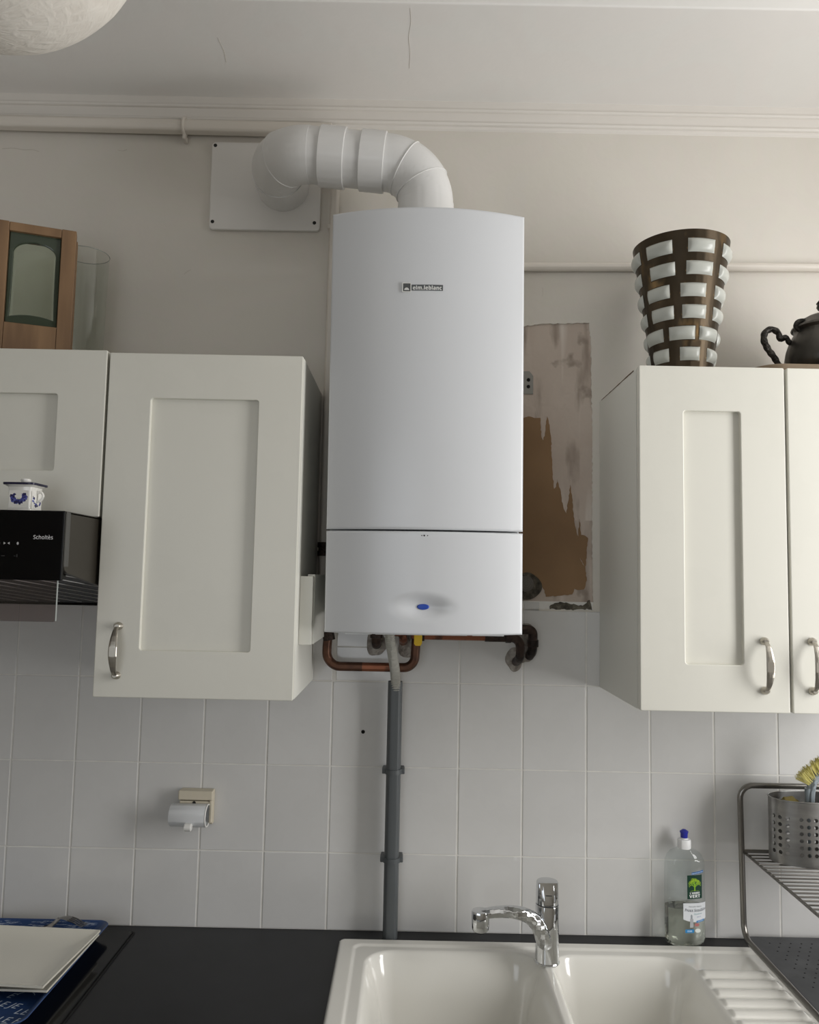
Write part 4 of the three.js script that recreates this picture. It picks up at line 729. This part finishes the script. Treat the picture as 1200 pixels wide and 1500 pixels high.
// ------------------------------------------------------------------ extractor hood and the little pot on it
{
  const t = thing('extractor_hood', 'black glossy extractor hood with a smoked glass visor at the left', 'hood', [-0.93, 1.645, 0]);
  const side = shape([[0.002, 0.004], [0.324, 0.0545], [0.47, 0.0775], [0.482, 0.083], [0.4865, 0.092], [0.4885, 0.1], [0.492, 0.1905], [0.002, 0.1905]].map(([z, y]) => [-z, y]));
  const plate = (x0, x1) => extrude(side, x1 - x0, 0.0008).rotateY(Math.PI / 2).translate(x0, 0, 0);
  part('side_panel', plate(0.29, 0.298), M.hoodSide, t); part('side_panel_001', plate(-0.298, -0.29), M.hoodSide, t);
  part('top_panel', span(-0.298, 0.298, 0.185, 0.1912, 0.002, 0.4905, 0.002), M.hood, t);
  const fp = part('front_panel', merge([span(-0.298, 0.2985, 0.064, 0.191, 0.4865, 0.4945, 0.002), span(-0.298, 0.289, 0.0655, 0.095, 0.452, 0.4875, 0.003)]), M.hood, t);
  const bt = part('side_trim', span(0.2885, 0.2985, 0.088, 0.1912, 0.466, 0.4866, 0.003), S({ color: 0x4a4a48, roughness: 0.35 }), t);
  const und = grid(1, 1, (u, v) => [-0.29 + 0.58 * u, 0.0045 + v * 0.0745, 0.004 + 0.456 * v]);
  part('grease_filter', und, M.filter, t);
  const ribs = []; for (let k = -3; k < 14; k++) { const xa = -0.3 + k * 0.052, xb = xa + 0.19; const P = (x, q) => [x, 0.0035 + q * 0.0745, 0.004 + 0.456 * q]; const c0 = Math.max(-0.288, xa), q0 = 0.95 - (c0 - xa) * 4.6, c1 = Math.min(0.288, xb), q1 = 0.95 - (c1 - xa) * 4.6; if (c1 > c0 + 0.01) ribs.push([P(c0, Math.max(0.02, q0)), P(c1, Math.max(0.02, q1))]); }
  ribs.forEach(([a, b], k) => part('filter_rib' + (k ? '_' + String(k).padStart(3, '0') : ''), rod(a, b, 0.0008, 6), M.rib, t));
  part('back_rail', span(-0.297, 0.297, 0.0, 0.006, 0.002, 0.012, 0.001), M.hood, t);
  const gl = part('glass_visor', extrude(roundRect(0.587, 0.082, 0.004, -0.004, 0.0305), 0.004).translate(0, 0, 0.4865), M.smoked, t, 'smoked glass visor');
  part('visor_edge', span(0.2893, 0.2905, -0.009, 0.07, 0.4864, 0.4906, 0.0003), M.edgeGlass, gl);
  const print = canvasTex(2048, 440, (c, W, H) => {
    c.fillStyle = '#060607'; c.fillRect(0, 0, W, H); c.fillStyle = '#f4f4f4'; c.font = '37px sans-serif'; c.textAlign = 'right'; c.save(); c.translate(W - 50, 178); c.scale(0.92, 1); c.fillText('Scholtès', 0, 0); c.restore();
    c.fillStyle = '#b9b9b9'; const tri = (x, y, d) => { c.beginPath(); c.moveTo(x - 7 * d, y - 9); c.lineTo(x + 8 * d, y); c.lineTo(x - 7 * d, y + 9); c.fill(); };
    tri(W - 355, 208, 1); tri(W - 330, 208, -1); c.beginPath(); c.ellipse(W - 272, 208, 7, 10, 0, 0, 7); c.fill(); for (const [x, y] of [[0, -12], [12, 0], [0, 12], [-12, 0]]) c.fillRect(W - 402 + x - 5, 208 + y - 5, 10, 10);
    c.fillStyle = '#3f3f3f'; c.fillRect(W - 372, 288, 22, 5); c.fillRect(W - 276, 278, 7, 20); c.fillRect(W - 292, 288, 10, 5);
  });
  part('control_print', grid(1, 1, (u, v) => [-0.294 + 0.588 * u, 0.0655 + 0.1225 * v, 0.4947]), PH({ map: print, roughness: 0.1, specularIntensity: 0.3 }), fp);
}
{
  const t = thing('ceramic_pot', 'tiny square white ceramic pot with blue flowers on top of the hood', 'pot', [-0.7375, 1.8362, 0.43]);
  t.rotation.y = -0.04;
  const s = 0.0225;
  const bp = grid(4, 4, (u, v) => [0, 0, 0]);
  const floral = (seed, n, cy) => canvasTex(256, 256, (c, W, H) => {
    c.fillStyle = '#f1efe9'; c.fillRect(0, 0, W, H); const r = rng(seed);
    for (let k = 0; k < n; k++) { const a = Math.PI * (-0.15 + 1.3 * r()), d = 58 + r() * 50; c.fillStyle = ['#23246a', '#3a3f94', '#5a63b0', '#1b1c52'][Math.floor(r() * 4)]; c.beginPath(); c.ellipse(W / 2 + Math.cos(a) * d, cy + Math.sin(a) * d * 0.95, 8 + r() * 17, 6 + r() * 13, r() * 6, 0, 7); c.fill(); }
    c.fillStyle = '#1c1d55'; for (let k = 0; k < 12; k++) { c.beginPath(); c.ellipse(W / 2 - 40 + k * 7.3, cy + 84 + 6 * Math.sin(k), 9, 12, 0, 0, 7); c.fill(); }
    c.fillStyle = '#86a04a'; for (let k = 0; k < 5; k++) c.fillRect(W / 2 - 16 + k * 8, cy + 20 + r() * 12, 3, 16);
  });
  const body = part('body', loft([[s * 0.98, 0], [s * 1.04, 0.001], [s * 1.04, 0.004], [s * 0.99, 0.0055], [s, 0.042], [s * 1.04, 0.047], [s * 1.3, 0.0505]].map(([a, y]) => superRing(a, a, y, 64, 9))), M.ceramic, t);
  const f1 = PH({ map: floral(3, 120, 84), roughness: 0.2, clearcoat: 0.5 }), f2 = PH({ map: floral(9, 16, 120), roughness: 0.2, clearcoat: 0.5 });
  part('painted_face', grid(1, 1, (u, v) => [(u - 0.5) * 0.037, 0.006 + v * 0.034, s * 1.004 + 0.0003]), f1, body);
  part('painted_face_001', grid(1, 1, (u, v) => [s * 1.004 + 0.0003, 0.006 + v * 0.034, (0.5 - u) * 0.037]), f2, body);
  part('lid_rim', loft([[s * 1.32, 0.0505], [s * 1.36, 0.0512], [s * 1.36, 0.0548], [s * 1.3, 0.0545], [0.012, 0.056]].map(([a, y]) => superRing(a, a, y, 64, 9))), M.navy, t, 'navy blue rim');
  part('knob', lathe([[0, 0.0545], [0.0085, 0.0545], [0.0078, 0.058], [0.0092, 0.0605], [0.0092, 0.063], [0.0075, 0.0645], [0, 0.065]], 28), M.ceramic, t);
  part('handle', sweep(spline([[s, 0.037, 0.0], [s + 0.008, 0.039, 0], [s + 0.0125, 0.032, 0], [s + 0.008, 0.023, 0], [s, 0.021, 0]]), 0.0024, 30, 10), M.ceramic, t);
}
// ------------------------------------------------------------------ things on top of the cabinets
{
  const t = thing('wooden_rack', 'brown wooden stand holding a thick greenish glass panel, above the hood cabinet', 'stand', [-0.766, 2.181, 0.208]);
  t.rotation.y = 0.36;
  const H = 0.3085, m = (g) => uvm(g);
  // local x runs left along the front face, z = 0 is the front
  const post = (x0, x1, z0, z1) => m(span(x0, x1, 0, H, z0, z1, 0.0015));
  part('post', post(-0.03, 0, -0.03, 0), M.wood, t); part('post_001', post(-0.158, -0.136, -0.03, 0), M.wood, t);
  part('post_002', post(-0.03, 0, -0.082, -0.06), M.wood, t); part('post_003', post(-0.158, -0.136, -0.082, -0.06), M.wood, t); part('post_004', post(-0.29, -0.266, -0.03, 0), M.wood, t);  part('post_005', post(-0.29, -0.266, -0.082, -0.06), M.wood, t);
  const rail = (x0, x1, y0, y1, z0, z1) => m(span(x0, x1, y0, y1, z0, z1, 0.0012).rotateZ(0));
  part('rail', rail(-0.1355, -0.0305, H - 0.02, H - 0.0005, -0.022, -0.001), M.wood, t); part('rail_001', rail(-0.1355, -0.0305, 0.0005, 0.083, -0.022, -0.001), M.wood, t);
  part('rail_002', rail(-0.1355, -0.0305, H - 0.02, H - 0.0005, -0.081, -0.062), M.wood, t); part('rail_003', rail(-0.1355, -0.0305, 0.0005, 0.083, -0.081, -0.062), M.wood, t);
  part('rail_004', rail(-0.2655, -0.1585, H - 0.02, H - 0.0005, -0.022, -0.001), M.wood, t); part('rail_005', rail(-0.2655, -0.1585, 0.0005, 0.083, -0.022, -0.001), M.wood, t);
  part('glass_panel', new RoundedBoxGeometry(0.1045, 0.2075, 0.03, 10, 0.0145).translate(-0.083, 0.1875, -0.03), M.greenGlass, t, 'thick pale green glass');
  { // the thicker moulded border of the pane, with an arched top
    const o = roundRect(0.1045, 0.2075, 0.004), h = new THREE.Path(), a = 0.0425, y0 = -0.088, y1 = 0.058;
    h.moveTo(-a - 0.002, y0); h.quadraticCurveTo(0, y0 + 0.014, a + 0.002, y0); h.quadraticCurveTo(a - 0.001, -0.03, a, y1); h.quadraticCurveTo(a - 0.004, 0.08, 0, 0.083); h.quadraticCurveTo(-a + 0.004, 0.08, -a, y1); h.quadraticCurveTo(-a + 0.001, -0.03, -a - 0.002, y0); o.holes.push(h);
    part('glass_border', extrude(o, 0.007, 0.0022, 14).translate(-0.083, 0.1875, -0.0165), M.darkGlass, t, 'dark green moulded glass border');
  }
}
{
  const t = thing('glass_vase', 'clear glass cylinder vase beside the wooden stand on the left cabinet', 'vase', [-0.8035, 2.181, 0.0685]);
  const w = part('glass', lathe([[0, 0.0005], [0.047, 0.0005], [0.05, 0.004], [0.0555, 0.31], [0.0562, 0.3112], [0.0548, 0.3115]], 64, 0.5), M.clearGlass, t);
  part('rim', new THREE.TorusGeometry(0.0556, 0.0009, 8, 72).rotateX(Math.PI / 2).translate(0, 0.311, 0), S({ color: 0x9a9f98, roughness: 0.15 }), w);
}
{
  const X = 0.6085, Z = 0.165, Y0 = 2.1715, HH = 0.3225;
  const t = thing('bronze_vase', 'tall flared bronze vase with bulging frosted glass windows on the right cabinet', 'vase', [X, Y0, Z]);
  t.rotation.y = 0.1;
  const rad = (y) => 0.0635 + 0.043 * Math.pow(y / HH, 1.15);
  const prof = [[0, 0.0005], [0.062, 0.0005]]; for (let k = 0; k <= 30; k++) prof.push([rad(HH * k / 30), 0.001 + (HH - 0.001) * k / 30]);
  prof.push([rad(HH) - 0.0015, HH + 0.0006], [rad(HH) - 0.004, HH]); for (let k = 29; k >= 0; k--) prof.push([rad(HH * k / 30) - 0.004, 0.004 + HH * k / 30 * 0.985]); prof.push([0, 0.004]);
  const sh = lathe(prof, 96, 0.6); { const p = sh.attributes.position, uv = new Float32Array(p.count * 2); for (let i = 0; i < p.count; i++) { uv[2 * i] = Math.atan2(p.getX(i), p.getZ(i)) / 6.2832 * 2; uv[2 * i + 1] = p.getY(i) * 3; } sh.setAttribute('uv', new THREE.BufferAttribute(uv, 2)); }
  part('shell', sh, M.bronze, t);
  const r = rng(17), rows = 6, pitch = 0.0478; let k = 0;
  const bev = (a) => Math.pow(Math.max(0, 1 - Math.pow(Math.abs(a), 4)), 0.6);
  for (let j = 0; j < rows; j++) {
    const yc = HH - 0.034 - j * pitch * (1 - 0.006 * j), n = 7, off = [0.03, 0.02, -0.1, -0.03, -0.4, -0.18][j] - 0.02;
    for (let i = 0; i < n; i++) {
      const ac = (i / n) * Math.PI * 2 + off + (r() - 0.5) * 0.08, ha = 0.315 * (0.95 + 0.1 * r()) * (j === 4 ? 1.12 : j === 5 ? 0.95 : 1), hh = 0.0145;
      const rim = grid(16, 8, (u, v) => { const a = ac + (u - 0.5) * 2 * (ha + 0.022), y = yc + (v - 0.5) * 2 * (hh + 0.002), R = rad(y) + 0.0011 * Math.min(1, 3 * Math.min(u, 1 - u, v, 1 - v)); return [Math.sin(a) * R, y, Math.cos(a) * R]; });
      const g = grid(18, 10, (u, v) => { const a = ac + (u - 0.5) * 2 * ha, y = yc + (v - 0.5) * 2 * hh, R = rad(y) + 0.0008 + 0.0078 * bev(2 * u - 1) * bev(2 * v - 1) * (0.55 + 0.45 * (1 - Math.pow(2 * v - 1, 2))); return [Math.sin(a) * R, y, Math.cos(a) * R]; });
      const nm = k ? '_' + String(k).padStart(3, '0') : '';
      const w = part('glass_window' + nm, g, M.frosted, t);
      part('window_lip' + nm, rim, M.bronze, w); k++;
    }
  }
}
{
  const t = thing('wooden_board', 'thin brown board lying flat under the pewter teapot', 'board', [0.86, 2.171, 0.187]);
  part('board', uvm(extrude(roundRect(0.33, 0.25, 0.06), 0.018, 0.005).rotateX(-Math.PI / 2).translate(0.024, 0.0, 0)), M.board, t);
}
{
  const t = thing('pewter_teapot', 'dark pewter teapot with a scrolled handle on the right cabinet', 'teapot', [0.932, 2.189, 0.17]); t.scale.setScalar(0.965);
  const lob = (g, n, a) => { const p = g.attributes.position; for (let i = 0; i < p.count; i++) { const x = p.getX(i), z = p.getZ(i), r = Math.hypot(x, z); if (r < 1e-5) continue; const k = 1 + a * Math.cos(n * Math.atan2(x, z)) * Math.min(1, r / 0.05); p.setX(i, x * k); p.setZ(i, z * k); } g.computeVertexNormals(); return toCreasedNormals(g, 0.7); };
  part('body', uvm(lob(lathe([[0, 0.0005], [0.055, 0.0005], [0.06, 0.004], [0.062, 0.01], [0.078, 0.02], [0.0865, 0.036], [0.0885, 0.052], [0.086, 0.07], [0.079, 0.09], [0.071, 0.106], [0.066, 0.114], [0.0655, 0.119], [0.069, 0.123], [0, 0.123]], 96, 2), 8, 0.018)), M.pewter, t);
  const lid = part('lid', uvm(lathe([[0.07, 0.122], [0.0725, 0.125], [0.071, 0.129], [0.062, 0.134], [0.058, 0.137], [0.05, 0.148], [0.036, 0.156], [0.02, 0.161], [0.011, 0.163], [0, 0.163]], 64, 0.8)), M.pewter, t);
  part('finial', uvm(lathe([[0, 0.161], [0.0085, 0.162], [0.006, 0.166], [0.0125, 0.171], [0.016, 0.178], [0.0145, 0.184], [0.0165, 0.188], [0.012, 0.194], [0, 0.197]], 9, 0.3)), M.pewterDark, lid);
  part('thumb_rest', uvm(sweep(spline([[-0.062, 0.118, 0.01], [-0.071, 0.127, 0.01], [-0.066, 0.137, 0.01], [-0.05, 0.139, 0.01], [-0.045, 0.134, 0.01]]), (k) => [0.006, 0.0068], 30, 12)), M.pewterDark, t);
  part('handle', uvm(sweep(spline([[-0.066, 0.096, 0.0], [-0.082, 0.09, 0], [-0.091, 0.103, 0], [-0.104, 0.098, 0], [-0.109, 0.113, 0], [-0.123, 0.122, 0], [-0.139, 0.115, 0], [-0.143, 0.097, 0], [-0.135, 0.076, 0], [-0.12, 0.055, 0], [-0.105, 0.03, 0], [-0.088, 0.014, 0], [-0.066, 0.012, 0]]), (k) => 0.0052 + 0.0024 * Math.sin(Math.PI * k) + 0.0006 * Math.sin(k * 90), 120, 14)), M.pewterDark, t);
  part('spout', uvm(sweep(spline([[0.07, 0.04, 0], [0.105, 0.05, 0], [0.125, 0.085, 0], [0.145, 0.118, 0]]), (k) => 0.018 - 0.009 * k, 40, 16)), M.pewter, t);
  const n = noise2(8, 8); const med = grid(24, 16, (u, v) => { const a = -0.36 + (u - 0.5) * 0.6, y = 0.012 + v * 0.052, k = Math.sqrt(Math.max(0, 1 - Math.pow(2 * u - 1, 2) - Math.pow(v, 2))), R = 0.082 + 0.0065 * Math.sin(y * 30) + (k > 0 ? 0.004 + 0.005 * n(u * 8, v * 8) : -0.006); return [Math.sin(a) * R, y, Math.cos(a) * R]; });
  part('relief', uvm(med), M.pewterDark, t, 'embossed ornament');
}
// ------------------------------------------------------------------ pendant lamp, unlit
{
  const R = 0.2, t = thing('pendant_lamp', 'large pale fibre globe pendant hanging from the ceiling at upper left', 'lamp', [-0.524, 2.554, 1.075]);
  const g = new THREE.SphereGeometry(R, 96, 64), p = g.attributes.position, n = noise2(41, 16);
  for (let i = 0; i < p.count; i++) { const v = V().fromBufferAttribute(p, i), k = 1 + 0.006 * (n(v.x * 30 + 8, v.y * 30 + v.z * 22 + 8) - 0.5); p.setXYZ(i, v.x * k, v.y * k, v.z * k); } g.computeVertexNormals();
  part('globe_shade', g, M.globe, t);
  part('cord', rod([0, R - 0.004, 0], [0, 2.965 - 2.554 - 0.002, 0], 0.003), M.cord, t);
  part('ceiling_rose', lathe([[0, 0.38], [0.03, 0.381], [0.048, 0.403], [0.05, 0.4105], [0, 0.4105]], 32), M.cord, t);
}
renderer.render(scene, camera);
